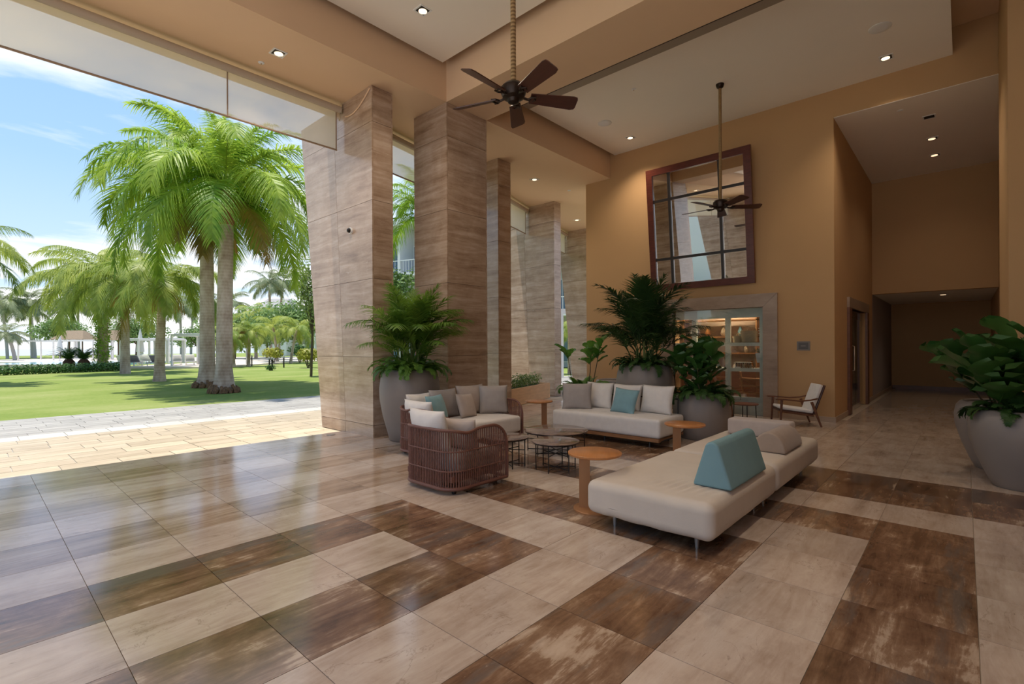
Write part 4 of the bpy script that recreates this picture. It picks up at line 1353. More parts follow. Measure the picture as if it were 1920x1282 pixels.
def frond_mesh(name, L, n, leaf, wid, e0, droop, mat, seed, plume=0.5, hang=0.45, fwd=0.55, start=0.16, power=1.5, stem_r=0.02, segs=2):
    """feather leaf: rachis starts at the origin along +X at elevation e0 and bends down by `droop` radians"""
    rnd = random.Random(seed)
    N = 26
    pts, tan = [], []
    p = Vector((0, 0, 0))
    for i in range(N + 1):
        s = i / N
        a = e0 - droop * s ** power
        t_ = Vector((math.cos(a), 0, math.sin(a)))
        pts.append(p.copy())
        tan.append(t_)
        p = p + t_ * (L / N)
    b = MB()
    rr_ = [stem_r * (1 - 0.85 * i / N) for i in range(N + 1)]
    b.tube(pts[::2], rr_[::2], 4)
    for side in (-1, 1):
        for k in range(n):
            s = start + (1 - start) * (k + rnd.random() * 0.6) / n
            i = min(N - 1, int(s * N))
            fr_ = s * N - i
            o = pts[i].lerp(pts[i + 1], fr_)
            t_ = tan[i]
            up = Vector((-t_.z, 0, t_.x))
            lat = Vector((0, side, 0))
            q = (s - start) / (1 - start)
            ll = leaf * (0.55 + 0.45 * math.sin(math.pi * min(1, q * 1.15 + 0.12))) * (1 - 0.55 * max(0, q - 0.75) / 0.25) * rnd.uniform(0.85, 1.1)
            d = (lat * 1.0 + t_ * (fwd + 0.5 * q) + up * rnd.uniform(-plume * 0.4, plume)).normalized()
            w2 = (t_ - d * t_.dot(d)).normalized() * wid / 2
            g = Vector((0, 0, -1))
            last = None
            for j in range(segs + 1):
                u = j / segs
                c = o + d * (ll * u) + g * (hang * ll * u * u)
                ww = w2 * (1.0 if j == 0 else (1 - u) * 1.15)
                if j == segs:
                    cur = (c, c)
                else:
                    cur = (c - ww, c + ww)
                if last:
                    if j == segs:
                        b.add([last[0], last[1], cur[0]], [(0, 1, 2)])
                    else:
                        b.add([last[0], last[1], cur[1], cur[0]], [(0, 1, 2, 3)])
                last = cur
    me = b.mesh(name)
    me.materials.append(MATS[mat])
    return me


# fronds of the big lawn palms
ROYAL = [frond_mesh('frond', 3.6, 96, 0.92, 0.050, 1.25, 1.6, 'royal_leaf', 21, 0.9, 0.6, segs=3),
         frond_mesh('frond', 3.9, 96, 0.98, 0.050, 0.80, 1.9, 'royal_leaf', 22, 0.8, 0.75, segs=3),
         frond_mesh('frond', 4.1, 96, 1.0, 0.050, 0.40, 2.0, 'royal_leaf', 23, 0.8, 0.7, segs=3),
         frond_mesh('frond', 4.2, 96, 1.0, 0.050, 0.0, 1.7, 'royal_leaf', 24, 0.6, 0.7, power=1.25, segs=3)]
ROYAL_DRY = frond_mesh('frond', 3.4, 76, 0.85, 0.034, -0.55, 1.0, 'royal_leaf_dry', 25, 0.5, 0.9, segs=3)
COCO = [frond_mesh('frond', 3.4, 80, 0.82, 0.055, 1.0, 1.7, 'coco_leaf', 31, 0.5, 0.8),
        frond_mesh('frond', 3.6, 80, 0.85, 0.055, 0.5, 1.9, 'coco_leaf', 32, 0.5, 0.7),
        frond_mesh('frond', 3.4, 80, 0.85, 0.055, 0.05, 1.9, 'coco_leaf', 33, 0.5, 0.75, power=1.3)]
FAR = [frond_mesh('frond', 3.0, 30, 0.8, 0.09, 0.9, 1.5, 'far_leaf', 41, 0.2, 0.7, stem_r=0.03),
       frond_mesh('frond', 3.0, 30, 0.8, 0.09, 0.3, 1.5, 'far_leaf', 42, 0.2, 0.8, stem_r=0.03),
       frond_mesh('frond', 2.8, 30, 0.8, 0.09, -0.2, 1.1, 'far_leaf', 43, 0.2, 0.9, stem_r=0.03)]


def palm(label, loc, h, r0, r1, fronds, counts, size, lean=(0, 0), bulge=0.0, shaft=0.0, group=None, seed=0, name='palm_tree', trunk_mat='palm_trunk', dry=0, seeds=0, roots=False):
    rnd = random.Random(seed)
    t = thing(name, label, 'palm tree', loc, 0, group)
    n = 14
    pts, rad = [], []
    for i in range(n + 1):
        s = i / n
        pts.append((lean[0] * s ** 1.4, lean[1] * s ** 1.4, h * s))
        rad.append(r0 + (r1 - r0) * s + bulge * math.exp(-(s / 0.07) ** 2))
    MB().tube(pts, rad, 20).build('trunk', trunk_mat, t, True, 60)
    top = Vector(pts[-1])
    if roots:
        b = MB()
        for k in range(26):
            a = 2 * math.pi * k / 26 + rnd.uniform(-0.1, 0.1)
            ro = r0 + bulge
            b.tube([(ro * 0.92 * math.cos(a), ro * 0.92 * math.sin(a), 0.30 * rnd.uniform(0.5, 1)), (ro * 1.08 * math.cos(a + 0.1), ro * 1.08 * math.sin(a + 0.1), 0.12), (ro * 1.2 * math.cos(a), ro * 1.2 * math.sin(a), 0.0)], [0.045, 0.075, 0.05], 6)
        b.build('root_collar', 'rock_root', t, True)
    if shaft:
        MB().lathe([(r1 * 0.98, 0), (r1 * 1.12, 0.18 * shaft), (r1 * 0.85, 0.6 * shaft), (r1 * 0.42, shaft)], 18, Matrix.Translation(top)).build('crownshaft', 'crownshaft', t, True)
        MB().lathe([(r1 * 1.0, -0.02), (r1 * 1.16, 0.05), (r1 * 1.14, 0.22 * shaft), (r1 * 1.05, 0.34 * shaft)], 18, Matrix.Translation(top)).build('dry_sheath', 'dry_sheath', t, True)
        top = top + Vector((0, 0, shaft * 0.92))
    a = rnd.random() * 6
    tot = 0
    for me, c in zip(fronds, counts):
        for k in range(c):
            a += 2.399963
            s = size * rnd.uniform(0.88, 1.1)
            place('frond', me, t, top, (rnd.uniform(-0.12, 0.12), rnd.uniform(-0.12, 0.12), a), s)
    for k in range(dry):
        place('frond', ROYAL_DRY, t, top, (0, 0, rnd.random() * 6.28), size * rnd.uniform(0.8, 1.0))
    if seeds:
        for k in range(seeds):
            b = MB()
            aa = rnd.random() * 6.28
            o = Vector((r1 * math.cos(aa), r1 * math.sin(aa), h + 0.05))
            for q in range(46):
                an = aa + rnd.uniform(-0.6, 0.6)
                l = rnd.uniform(0.5, 1.1)
                b.tube([o, o + Vector((math.cos(an) * l * 0.5, math.sin(an) * l * 0.5, 0.05 * l)), o + Vector((math.cos(an) * l * 0.75, math.sin(an) * l * 0.75, -0.6 * l)), o + Vector((math.cos(an) * l * 0.8, math.sin(an) * l * 0.8, -1.1 * l))], 0.010, 3)
            b.build('seed_cluster', 'inflorescence', t)
    return t


def leaf_blob(b, c, rad, n, size, rnd, shell=0.55):
    """leaf quads scattered through an ellipsoid"""
    c = Vector(c)
    for k in range(n):
        while True:
            d = Vector((rnd.uniform(-1, 1), rnd.uniform(-1, 1), rnd.uniform(-1, 1)))
            if shell < d.length < 1:
                break
        p = c + Vector((d.x * rad[0], d.y * rad[1], d.z * rad[2]))
        nrm = (d + Vector((rnd.uniform(-1, 1), rnd.uniform(-1, 1), rnd.uniform(-0.3, 1.2))) * 0.8).normalized()
        u = nrm.orthogonal().normalized()
        u.rotate(Matrix.Rotation(rnd.random() * 6.28, 3, nrm))
        v = nrm.cross(u)
        s = size * rnd.uniform(0.6, 1.25)
        b.add([p - u * s, p + v * s * 0.45, p + u * s, p - v * s * 0.45], [(0, 1, 2, 3)])


# ------------------------------------------------------------------ pots and indoor plants
TALL = [(0.30, 0.0), (0.33, 0.01), (0.375, 0.18), (0.44, 0.42), (0.485, 0.68), (0.49, 0.85), (0.465, 1.02), (0.42, 1.12), (0.395, 1.145), (0.36, 1.15), (0.345, 1.13), (0.345, 1.02)]
LOWP = [(0.32, 0.0), (0.345, 0.012), (0.40, 0.12), (0.44, 0.28), (0.455, 0.42), (0.445, 0.57), (0.41, 0.68), (0.385, 0.725), (0.35, 0.735), (0.335, 0.72), (0.33, 0.62)]
EGG = [(0.20, 0.0), (0.215, 0.012), (0.265, 0.12), (0.34, 0.32), (0.395, 0.52), (0.405, 0.65), (0.385, 0.76), (0.35, 0.81), (0.315, 0.825), (0.295, 0.81), (0.29, 0.70)]
BOWL = [(0.24, 0.0), (0.26, 0.01), (0.37, 0.20), (0.44, 0.42), (0.455, 0.54), (0.43, 0.64), (0.40, 0.66), (0.375, 0.65), (0.37, 0.56)]


def pot(label, loc, prof, sx=1.0, sz_=1.0, group='large matt grey-brown pots'):
    t = thing('planter_pot', label, 'pot', loc, 0, group)
    pr = [(r * sx, z * sz_) for r, z in prof]
    MB().lathe(pr, 56, cap=False).add([(0, 0, 0)], []).build('pot_body', 'pot_glaze', t, True, 70)
    zi = pr[-1][1] + 0.02
    MB().lathe([(pr[-1][0] + 0.004, zi), (0.01, zi + 0.03)], 32, cap=False).build('soil', 'soil', t, True)
    return t, pr[-3][1], pr[-1][0]


ARECA = [frond_mesh('palm_leaf', 1.05, 30, 0.40, 0.024, 1.50, 0.55, 'areca_leaf', 51, 0.4, 0.25, 0.9, 0.30, stem_r=0.008),
         frond_mesh('palm_leaf', 1.05, 30, 0.40, 0.024, 1.32, 0.95, 'areca_leaf', 52, 0.4, 0.3, 0.85, 0.26, stem_r=0.008),
         frond_mesh('palm_leaf', 0.95, 28, 0.38, 0.024, 1.10, 1.35, 'areca_leaf', 53, 0.4, 0.4, 0.8, 0.20, stem_r=0.008)]
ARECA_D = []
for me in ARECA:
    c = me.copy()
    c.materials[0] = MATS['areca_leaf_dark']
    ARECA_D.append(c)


def areca(label, loc, z, r, height, n, meshes, seed, spread=1.0, avoid=()):
    """clump palm: several canes with feather leaves; `avoid` lists azimuth ranges kept upright and short"""
    rnd = random.Random(seed)
    t = thing('areca_palm', label, 'plant', (loc[0], loc[1], z), 0, 'clump palms in tall pots')

    def leaf(p, a, f):
        a = (a + math.pi) % (2 * math.pi) - math.pi
        near = any(q0 < a < q1 for q0, q1 in avoid)
        me = meshes[0] if f < 0.4 or near else (meshes[1] if f < 0.7 else meshes[2])
        place('palm_leaf', me, t, p, (0, -0.1 if near else rnd.uniform(-0.10, 0.30 * f * spread), a), height / 1.5 * rnd.uniform(0.8, 1.08) * (0.62 if near else 1.0))
    for k in range(n):
        a = k * 2.399963 + rnd.uniform(-0.3, 0.3)
        f = (k + 0.5) / n
        rr_ = r * 0.62 * math.sqrt(f)
        ch = height * rnd.uniform(0.10, 0.46) * (1.0 - 0.3 * f)
        bx, by = rr_ * math.cos(a), rr_ * math.sin(a)
        tx, ty = bx * 1.25, by * 1.25
        MB().tube([(bx, by, -0.04), ((bx + tx) / 2, (by + ty) / 2, ch * 0.55), (tx, ty, ch)], [0.012, 0.010, 0.007], 5).build('cane', 'green_stem', t, True)
        leaf((tx, ty, ch - 0.01), a + rnd.uniform(-0.25, 0.25), f)
        leaf((tx, ty, ch - 0.03), a + rnd.uniform(0.7, 2.0), min(1, f + 0.3))
        leaf((tx, ty, ch - 0.05), a - rnd.uniform(0.7, 2.0), min(1, f + 0.4))
    return t


def fern(label, loc, z, r, mat, seed, n=46, size=0.36, over=0.35):
    rnd = random.Random(seed)
    fm = [frond_mesh('fern_frond', size, 17, 0.10, 0.034, e, d_, mat, seed + q, 0.2, 0.25, 0.45, 0.10, stem_r=0.003, segs=2) for q, (e, d_) in enumerate(((1.25, 1.2), (0.95, 1.9), (0.65, 2.3)))]
    t = thing('fern', label, 'plant', (loc[0], loc[1], z), 0, 'ferns filling the pots')
    for k in range(n):
        a = k * 2.399963
        q = math.sqrt((k + 0.5) / n)
        place('fern_frond', fm[2 if q > 0.72 else (1 if q > 0.4 else 0)], t, (r * 0.95 * q * math.cos(a), r * 0.95 * q * math.sin(a), 0.0), (rnd.uniform(-0.3, 0.3), rnd.uniform(-0.25, over * q), a + rnd.uniform(-0.5, 0.5)), rnd.uniform(0.8, 1.25))
    return t


def fig_leaf_mesh(name, L, W, mat, cup=0.12, droop=0.5):
    """violin-shaped leaf along +X"""
    nx, ny = 9, 4
    prof = [0.05, 0.42, 0.60, 0.62, 0.66, 0.86, 1.0, 0.98, 0.72, 0.12]
    vs, fs = [], []
    for i in range(nx + 1):
        u = i / nx
        for j in range(ny + 1):
            v = -1 + 2 * j / ny
            y_ = v * prof[i] * W / 2
            wave = 0.025 * L * math.sin(u * 11 + v * 3) * abs(v)
            vs.append((L * (u - 0.06 * u * u), y_, cup * W * v * v - droop * L * u * u * 0.5 + wave - (0.012 * L if j == 2 else 0)))
    for i in range(nx):
        for j in range(ny):
            a = i * (ny + 1) + j
            fs.append((a, a + ny + 1, a + ny + 2, a + 1))
    b = MB().add(vs, fs)
    b.tube([(-0.10 * L, 0, 0.01), (0.02 * L, 0, -0.008), (L * 0.5, 0, -droop * L * 0.125 - 0.010)], [0.006, 0.005, 0.003], 4)
    me = b.mesh(name, True)
    me.materials.append(MATS[mat])
    return me


FIG = [fig_leaf_mesh('leaf', 0.36, 0.29, 'fig_leaf', 0.12, 0.35), fig_leaf_mesh('leaf', 0.38, 0.30, 'fig_leaf', 0.16, 0.7), fig_leaf_mesh('leaf', 0.32, 0.25, 'fig_leaf', 0.10, 0.1)]
FIGL = [fig_leaf_mesh('leaf', 0.30, 0.23, 'fig_leaf_light', 0.12, 0.35), fig_leaf_mesh('leaf', 0.31, 0.23, 'fig_leaf_light', 0.16, 0.7), fig_leaf_mesh('leaf', 0.27, 0.19, 'fig_leaf_light', 0.10, 0.15)]


def fig(label, loc, z, stems, meshes, seed, size=1.0, group='fiddle-leaf figs'):
    """stems: list of (base xy, top xyz, first leaf fraction, number of leaves)"""
    rnd = random.Random(seed)
    t = thing('fiddle_leaf_fig', label, 'plant', (loc[0], loc[1], z), 0, group)
    for (bx, by), (tx, ty, tz), f0, n in stems:
        p0, p1 = Vector((bx, by, -0.05)), Vector((tx, ty, tz))
        mid = p0.lerp(p1, 0.5) + Vector((rnd.uniform(-0.03, 0.03), rnd.uniform(-0.03, 0.03), 0))
        MB().tube([p0, mid, p1], [0.011, 0.009, 0.006], 6).build('stem', 'stem', t, True)
        a = rnd.random() * 6
        for k in range(n):
            f = f0 + (1 - f0) * (k + 0.5) / n
            q = p0.lerp(mid, f * 2) if f < 0.5 else mid.lerp(p1, f * 2 - 1)
            a += 2.2 + rnd.uniform(-0.3, 0.3)
            up = -0.35 - 0.75 * f * rnd.uniform(0.6, 1.1)
            place('leaf', rnd.choice(meshes), t, mtx=Matrix.Translation(q) @ Matrix.Rotation(a, 4, 'Z') @ Matrix.Rotation(up, 4, 'Y') @ Matrix.Rotation(rnd.uniform(-0.35, 0.35), 4, 'X') @ Matrix.Translation((0.035, 0, 0)) @ Matrix.Scale(size * rnd.uniform(0.75, 1.15), 4))
    return t


# tall pot by the wide pillar
PA = (4.93, 6.77)
_, zt, ri = pot('tall pale grey pot standing by the wide pillar, behind the rope seats', (PA[0], PA[1], 0), TALL)
areca('feathery green clump palm in the tall pot by the wide pillar', PA, 1.05, 0.34, 1.72, 22, ARECA, 61, 1.3, ((-0.25, 0.35), (0.9, 2.4)))
fern('bright green fern spilling over the tall pot by the wide pillar', PA, 1.12, 0.37, 'fern_leaf', 62, 90, 0.42, 0.35)
# tall pot behind the pale sofa
PB = (8.47, 4.38)
pot('tall dark grey pot directly behind the pale sofa', (PB[0], PB[1], 0), TALL, 1.07, 1.02)
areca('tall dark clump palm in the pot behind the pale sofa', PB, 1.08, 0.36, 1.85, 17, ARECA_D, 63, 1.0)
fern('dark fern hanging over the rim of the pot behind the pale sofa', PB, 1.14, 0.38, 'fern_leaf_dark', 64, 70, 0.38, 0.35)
# low wide pot
PC = (8.17, 3.21)
pot('low wide dark grey pot at the right end of the pale sofa', (PC[0], PC[1], 0), LOWP)
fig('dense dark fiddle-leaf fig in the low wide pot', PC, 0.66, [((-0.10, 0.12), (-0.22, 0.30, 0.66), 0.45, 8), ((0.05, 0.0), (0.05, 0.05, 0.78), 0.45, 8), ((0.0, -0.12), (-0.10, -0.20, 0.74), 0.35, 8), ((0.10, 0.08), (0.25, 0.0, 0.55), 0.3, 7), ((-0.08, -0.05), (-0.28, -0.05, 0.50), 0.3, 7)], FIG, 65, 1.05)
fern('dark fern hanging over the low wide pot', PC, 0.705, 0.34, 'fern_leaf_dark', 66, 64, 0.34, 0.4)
# bowl behind the left end of the pale sofa
PD = (8.62, 5.83)
pot('grey bowl-shaped pot behind the left end of the pale sofa', (PD[0], PD[1], 0), BOWL)
r_ = _R0
fig('slender fiddle-leaf fig with long bare stems behind the pale sofa', PD, 0.60, [((-0.12, 0.12), (-0.26, 0.22, 0.72), 0.88, 4), ((0.08, -0.03), (0.10, -0.10, 0.84), 0.62, 7), ((0.13, -0.08), (0.22, -0.26, 0.95), 0.60, 7)], FIGL, 67, 1.0)
fern('light green fern in the bowl behind the pale sofa', PD, 0.63, 0.38, 'fern_leaf', 68, 64, 0.32, 0.3)
pot('grey empty-looking pot between the bowl and the tall pot, against the far wall', (9.75, 5.75, 0), BOWL, 1.0, 1.17)
# pots at the right edge
PE, PF = (7.50, -0.44), (8.46, -0.30)
pot('egg-shaped grey pot cut off by the right edge of the picture', (PE[0], PE[1], 0), EGG, 1.05)
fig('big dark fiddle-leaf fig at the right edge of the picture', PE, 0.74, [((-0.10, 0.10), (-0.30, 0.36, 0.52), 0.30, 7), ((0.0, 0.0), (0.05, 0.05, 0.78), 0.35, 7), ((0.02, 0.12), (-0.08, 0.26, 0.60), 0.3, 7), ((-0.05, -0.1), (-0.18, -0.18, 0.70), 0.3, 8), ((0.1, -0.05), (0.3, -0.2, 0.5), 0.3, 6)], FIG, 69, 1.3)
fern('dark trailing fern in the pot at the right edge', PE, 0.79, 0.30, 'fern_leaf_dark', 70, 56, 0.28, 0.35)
pot('egg-shaped grey pot just behind the one at the right edge', (PF[0], PF[1], 0), EGG)
fig('fiddle-leaf fig reaching left towards the hall, in the second right pot', PF, 0.74, [((0.0, 0.05), (-0.20, 0.44, 0.58), 0.30, 7), ((0.05, 0.0), (0.0, 0.22, 0.70), 0.4, 6), ((-0.05, 0.0), (-0.28, 0.20, 0.42), 0.4, 5)], FIG, 71, 1.25)

# stone planter box with a shrub between the outer pillars
t = thing('planter_box', 'low stone planter box between two outer pillars', 'planter', (9.00, 8.30, 0), math.atan2(0.80, 2.75))
L = 2.72
for nme, q in (('front_panel', (0, L, 0, 0.06)), ('back_panel', (0, L, 0.50, 0.56)), ('end_panel', (0, 0.06, 0.06, 0.50)), ('end_panel', (L - 0.06, L, 0.06, 0.50))):
    MB().box(q[0], q[1], q[2], q[3], 0, 0.44).build(nme, 'planter_stone', t)
MB().box(0.06, L - 0.06, 0.06, 0.50, 0.30, 0.40).build('soil', 'soil', t)
rq = random.Random(77)
t2 = thing('shrub', 'small-leaved green shrub in the stone planter box', 'shrub', (10.1, 8.86, 0.40), math.atan2(0.80, 2.75))
b = MB()
for k in range(9):
    leaf_blob(b, (-0.95 + 0.24 * k, rq.uniform(-0.05, 0.05), 0.15 + rq.uniform(0, 0.06)), (0.24, 0.22, 0.20), 150, 0.035, rq, 0.3)
b.build('foliage', 'shrub_leaf', t2)
b = MB()
for k in range(10):
    x = -0.95 + 0.21 * k
    b.tube([(x, 0, -0.02), (x + rq.uniform(-0.05, 0.05), 0, 0.2)], 0.006, 4)
b.build('twigs', 'stem', t2)
# ------------------------------------------------------------------ outside: ground, sea
struct(MB().add([(-260, 15.15, -0.018), (260, 15.15, -0.018), (260, 150, -0.018), (-260, 150, -0.018)], [(0, 1, 2, 3)]).build('ground_lawn', 'lawn'))
struct(MB().add([(24, -60, -0.03), (260, -60, -0.03), (260, 15.2, -0.03), (24, 15.2, -0.03)], [(0, 1, 2, 3)]).build('ground_lawn_side', 'lawn'))
struct(MB().add([(-260, -120, -0.06), (-3.9, -120, -0.06), (-3.9, 15.2, -0.06), (-260, 15.2, -0.06)], [(0, 1, 2, 3)]).build('ground_bounce_court', 'court_bounce'))  # unseen court behind the camera, made pale to bounce light inside
struct(MB().add([(-2500, 150, -0.05), (2500, 150, -0.05), (2500, 2600, -0.05), (-2500, 2600, -0.05)], [(0, 1, 2, 3)]).build('sea', 'sea_water'))

# the two royal palms on the lawn
Q1, Q2 = G(420, 735), G(389, 725)
palm('nearest thick royal palm on the lawn with a gnarled root collar', (Q1.x, Q1.y, -0.02), 5.75, 0.26, 0.22, ROYAL, (6, 8, 9, 7), 1.08, (0.10, 0.0), 0.13, 1.3, 'royal palms on the lawn', 81, 'royal_palm', roots=True, dry=1)
palm('royal palm just behind the nearest one, with a russet leaf sheath', (Q2.x, Q2.y, -0.02), 6.35, 0.27, 0.22, ROYAL, (6, 8, 9, 8), 1.10, (0.0, 0.0), 0.15, 1.4, 'royal palms on the lawn', 84, 'royal_palm', roots=True, dry=4, seeds=3)
Q3, Q4 = G(299, 714), G(235, 700)
palm('slim grey palm with drooping crown left of the royal palms', (Q3.x, Q3.y, -0.02), 4.2, 0.22, 0.15, [COCO[1], COCO[2], ROYAL_DRY], (9, 10, 1), 0.98, (0.15, 0.05), 0.05, 0.7, 'slim lawn palms', 86, 'lawn_palm', seeds=2)
palm('slim grey palm farther left on the lawn, brown at its foot', (Q4.x, Q4.y, -0.02), 5.0, 0.25, 0.20, [COCO[0], COCO[1], COCO[2]], (6, 10, 10), 1.2, (0.0, 0.1), 0.03, 0.8, 'slim lawn palms', 88, 'lawn_palm', seeds=1)

# palm with a vine-covered trunk
Qv = AT(192, 36.0)
palm('spreading palm with a vine-covered trunk behind the cycads', (Qv.x, Qv.y, -0.02), 5.6, 0.30, 0.26, [COCO[0], COCO[1], COCO[2]], (8, 12, 6), 1.6, (0.1, 0.0), 0, 0.6, None, 91, 'vine_palm')
rq = random.Random(92)
b = MB()
for k in range(26):
    z = 0.25 + 3.9 * k / 25
    leaf_blob(b, (0.10 * math.sin(k * 1.7), 0.10 * math.cos(k * 2.3), z), (0.50 + 0.10 * math.sin(k), 0.50, 0.30), 110, 0.085, rq, 0.45)
o = b.build('climbing_vine', 'vine_leaf')
o.location = (Qv.x, Qv.y, 0)
tag(o, 'bright green climbing vine wrapped round a palm trunk', 'vine')

# cycads
for k, (px, lab) in enumerate(((129, 'left of the two squat cycads behind the hedge'), (157, 'right of the two squat cycads beside the vine trunk'))):
    q = AT(px, 35.5)
    t = thing('cycad', lab, 'cycad', (q.x, q.y, 0), 0, 'cycads behind the hedge')
    MB().lathe([(0.30, 0), (0.36, 0.25), (0.34, 0.55), (0.2, 0.75)], 14).build('trunk', 'cycad_trunk', t, True)
    if k == 0:
        CYC = frond_mesh('frond', 1.35, 34, 0.26, 0.03, 0.95, 1.2, 'hedge_leaf', 93, 0.3, 0.1, 0.4, 0.1, stem_r=0.015)
    rr2 = random.Random(94 + k)
    for j in range(30):
        place('frond', CYC, t, (0, 0, 0.68), (0, rr2.uniform(-0.35, 0.45), j * 2.4), rr2.uniform(0.85, 1.1))

# clipped hedge along the lawn edge
h0, h1 = G(-60, 706), G(240, 694)
t = thing('hedge', 'low clipped green hedge along the far left edge of the lawn', 'hedge', (h0.x, h0.y, 0), math.atan2(h1.y - h0.y, h1.x - h0.x))
HL = (h1 - h0).length
b = MB()
for k in range(34):
    leaf_blob(b, (HL * (k + 0.5) / 34, 0.4, 0.28), (HL / 34 * 0.95, 0.55, 0.32), 120, 0.085, rq, 0.45)
b.build('foliage', 'hedge_leaf', t)
b = MB()
for k in range(20):
    b.tube([(HL * (k + 0.5) / 20, 0.4, 0), (HL * (k + 0.5) / 20, 0.4, 0.4)], 0.02, 4)
b.build('stems', 'stem', t)

# pool, its low wall and deck


def strip(p0, p1, w_):
    p0, p1 = Vector((p0[0], p0[1], 0)), Vector((p1[0], p1[1], 0))
    n = Vector((-(p1 - p0).y, (p1 - p0).x, 0)).normalized() * w_
    return [(p0.x, p0.y), (p1.x, p1.y), ((p1 + n).x, (p1 + n).y), ((p0 + n).x, (p0 + n).y)]


a0, a1 = AT(-120, 40.0), AT(128, 40.0)
wall_ = MB().prism(strip(a0, a1, 0.5), -0.02, 0.22).build('pool_wall', 'low_wall')
tag(wall_, 'low pinkish stone wall in front of the swimming pool', 'wall')
p0, p1 = AT(-140, 40.6), AT(150, 40.6)
pool = MB().prism(strip(p0, p1, 11), -0.02, 0.16).build('pool_water', 'pool_water')
tag(pool, 'pale blue swimming pool behind the hedge', 'pool')
d0, d1 = AT(-200, 52), AT(600, 52)
struct(MB().prism(strip(d0, d1, 22), -0.02, 0.12).build('floor_pool_deck', 'deck'))
d0, d1 = AT(200, 37.0), AT(405, 37.0)
struct(MB().prism(strip(d0, d1, 14.8), -0.02, 0.10).build('floor_cabana_deck', 'deck'))

# white pergolas and cabanas


def cabana(label, px, d, wd, dp, h, rz=0.0, z0=0.1, roof=True, curtain=True, post=0.06):
    q = AT(px, d, z0)
    t = thing('cabana', label, 'cabana', q, -(R90 - YAW) + rz, 'white cabanas by the pool')
    for x in (0, wd):
        for y_ in (0, dp):
            MB().box(x - post, x + post, y_ - post, y_ + post, 0, h).build('post', 'white_paint', t)
    for y_ in (0, dp):
        MB().box(-post, wd + post, y_ - post, y_ + post, h, h + 0.16).build('beam', 'white_paint', t)
    for x in (0, wd):
        MB().box(x - post, x + post, post, dp - post, h, h + 0.16).build('beam', 'white_paint', t)
    if roof:
        n = 9
        for k in range(n):
            x = wd * (k + 0.5) / n
            MB().box(x - 0.05, x + 0.05, 0, dp, h + 0.16, h + 0.22).build('roof_slat', 'white_paint', t)
    if curtain:
        for x in (0.05, wd - 0.3):
            pts = []
            vs, fs = [], []
            for i in range(13):
                xx = x + 0.25 * i / 12
                yy = dp + 0.05 * math.sin(i * 1.6)
                vs += [(xx, yy, 0.03), (xx, yy, h)]
                if i:
                    fs.append((2 * i - 2, 2 * i, 2 * i + 1, 2 * i - 1))
            MB().add(vs, fs).build('curtain', 'white_gloss', t, True)
    return t


cabana('white cabana frame beside the slim palms', 226, 42, 1.5, 2.2, 2.05)
cabana('white cabana frame in the middle, behind the grey palm trunk', 280, 44, 1.7, 2.2, 2.1)
cabana('largest flat-roofed white cabana next to the royal palms', 322, 39.0, 4.4, 3.2, 2.35)
cabana('long low white pergola behind the pool', 34, 62, 4.4, 3.0, 2.3, roof=False, curtain=False)
cabana('white pergola right of the pool beside the cycads', 100, 60, 4.8, 3.0, 2.3, curtain=True, roof=False)

# sun loungers


def lounger(label, px, d, rz, mat):
    q = AT(px, d, 0.1)
    t = thing('sun_lounger', label, 'sun lounger', q, rz, 'sun loungers by the cabanas')
    MB().box(-0.32, 0.32, 0, 1.9, 0.28, 0.34).build('bed', mat, t)
    MB().box(-0.32, 0.32, 0, 0.06, 0, 0.8, Matrix.Translation((0, 1.2, 0.32)) @ Matrix.Rotation(0.9, 4, 'X')).build('backrest', mat, t)
    for x in (-0.28, 0.28):
        for y_ in (0.15, 1.75):
            MB().box(x - 0.025, x + 0.025, y_ - 0.025, y_ + 0.025, 0, 0.28).build('leg', 'white_paint', t)
    return t


for px, d, rz, mat, lab in ((242, 38.2, -0.5, 'towel_grey', 'grey sun lounger left of the slim grey palm'), (283, 38.0, -0.5, 'towel_grey', 'grey sun lounger just left of the tall grey palm trunk'), (262, 41.5, -0.6, 'white_paint', 'white sun lounger between the two grey ones'), (330, 40.5, -0.3, 'white_paint', 'white sun lounger inside the large cabana, left'), (355, 40.8, -0.3, 'white_paint', 'white sun lounger inside the large cabana, right'), (222, 39.0, -0.4, 'white_paint', 'white sun lounger at the left cabana')):
    lounger(lab, px, d, rz, mat)

# folded parasols
for k, (px, d, lab) in enumerate(((263, 43, 'folded pale parasol between the cabanas'), (112, 57, 'folded white parasol behind the pool'))):
    q = AT(px, d, 0.1)
    t = thing('parasol', lab, 'parasol', q, 0, 'folded parasols')
    MB().cyl((0, 0), 0.03, 0, 3.1, 8).build('pole', 'white_paint', t, True)
    MB().lathe([(0.06, 1.0), (0.30, 1.1), (0.24, 1.8), (0.12, 2.6), (0.03, 3.05)], 12).build('canopy', 'stucco_shade', t, True)
    MB().cyl((0, 0), 0.25, 0, 0.06, 14).build('base', 'stucco_shade', t, True)


# broad-leaved trees


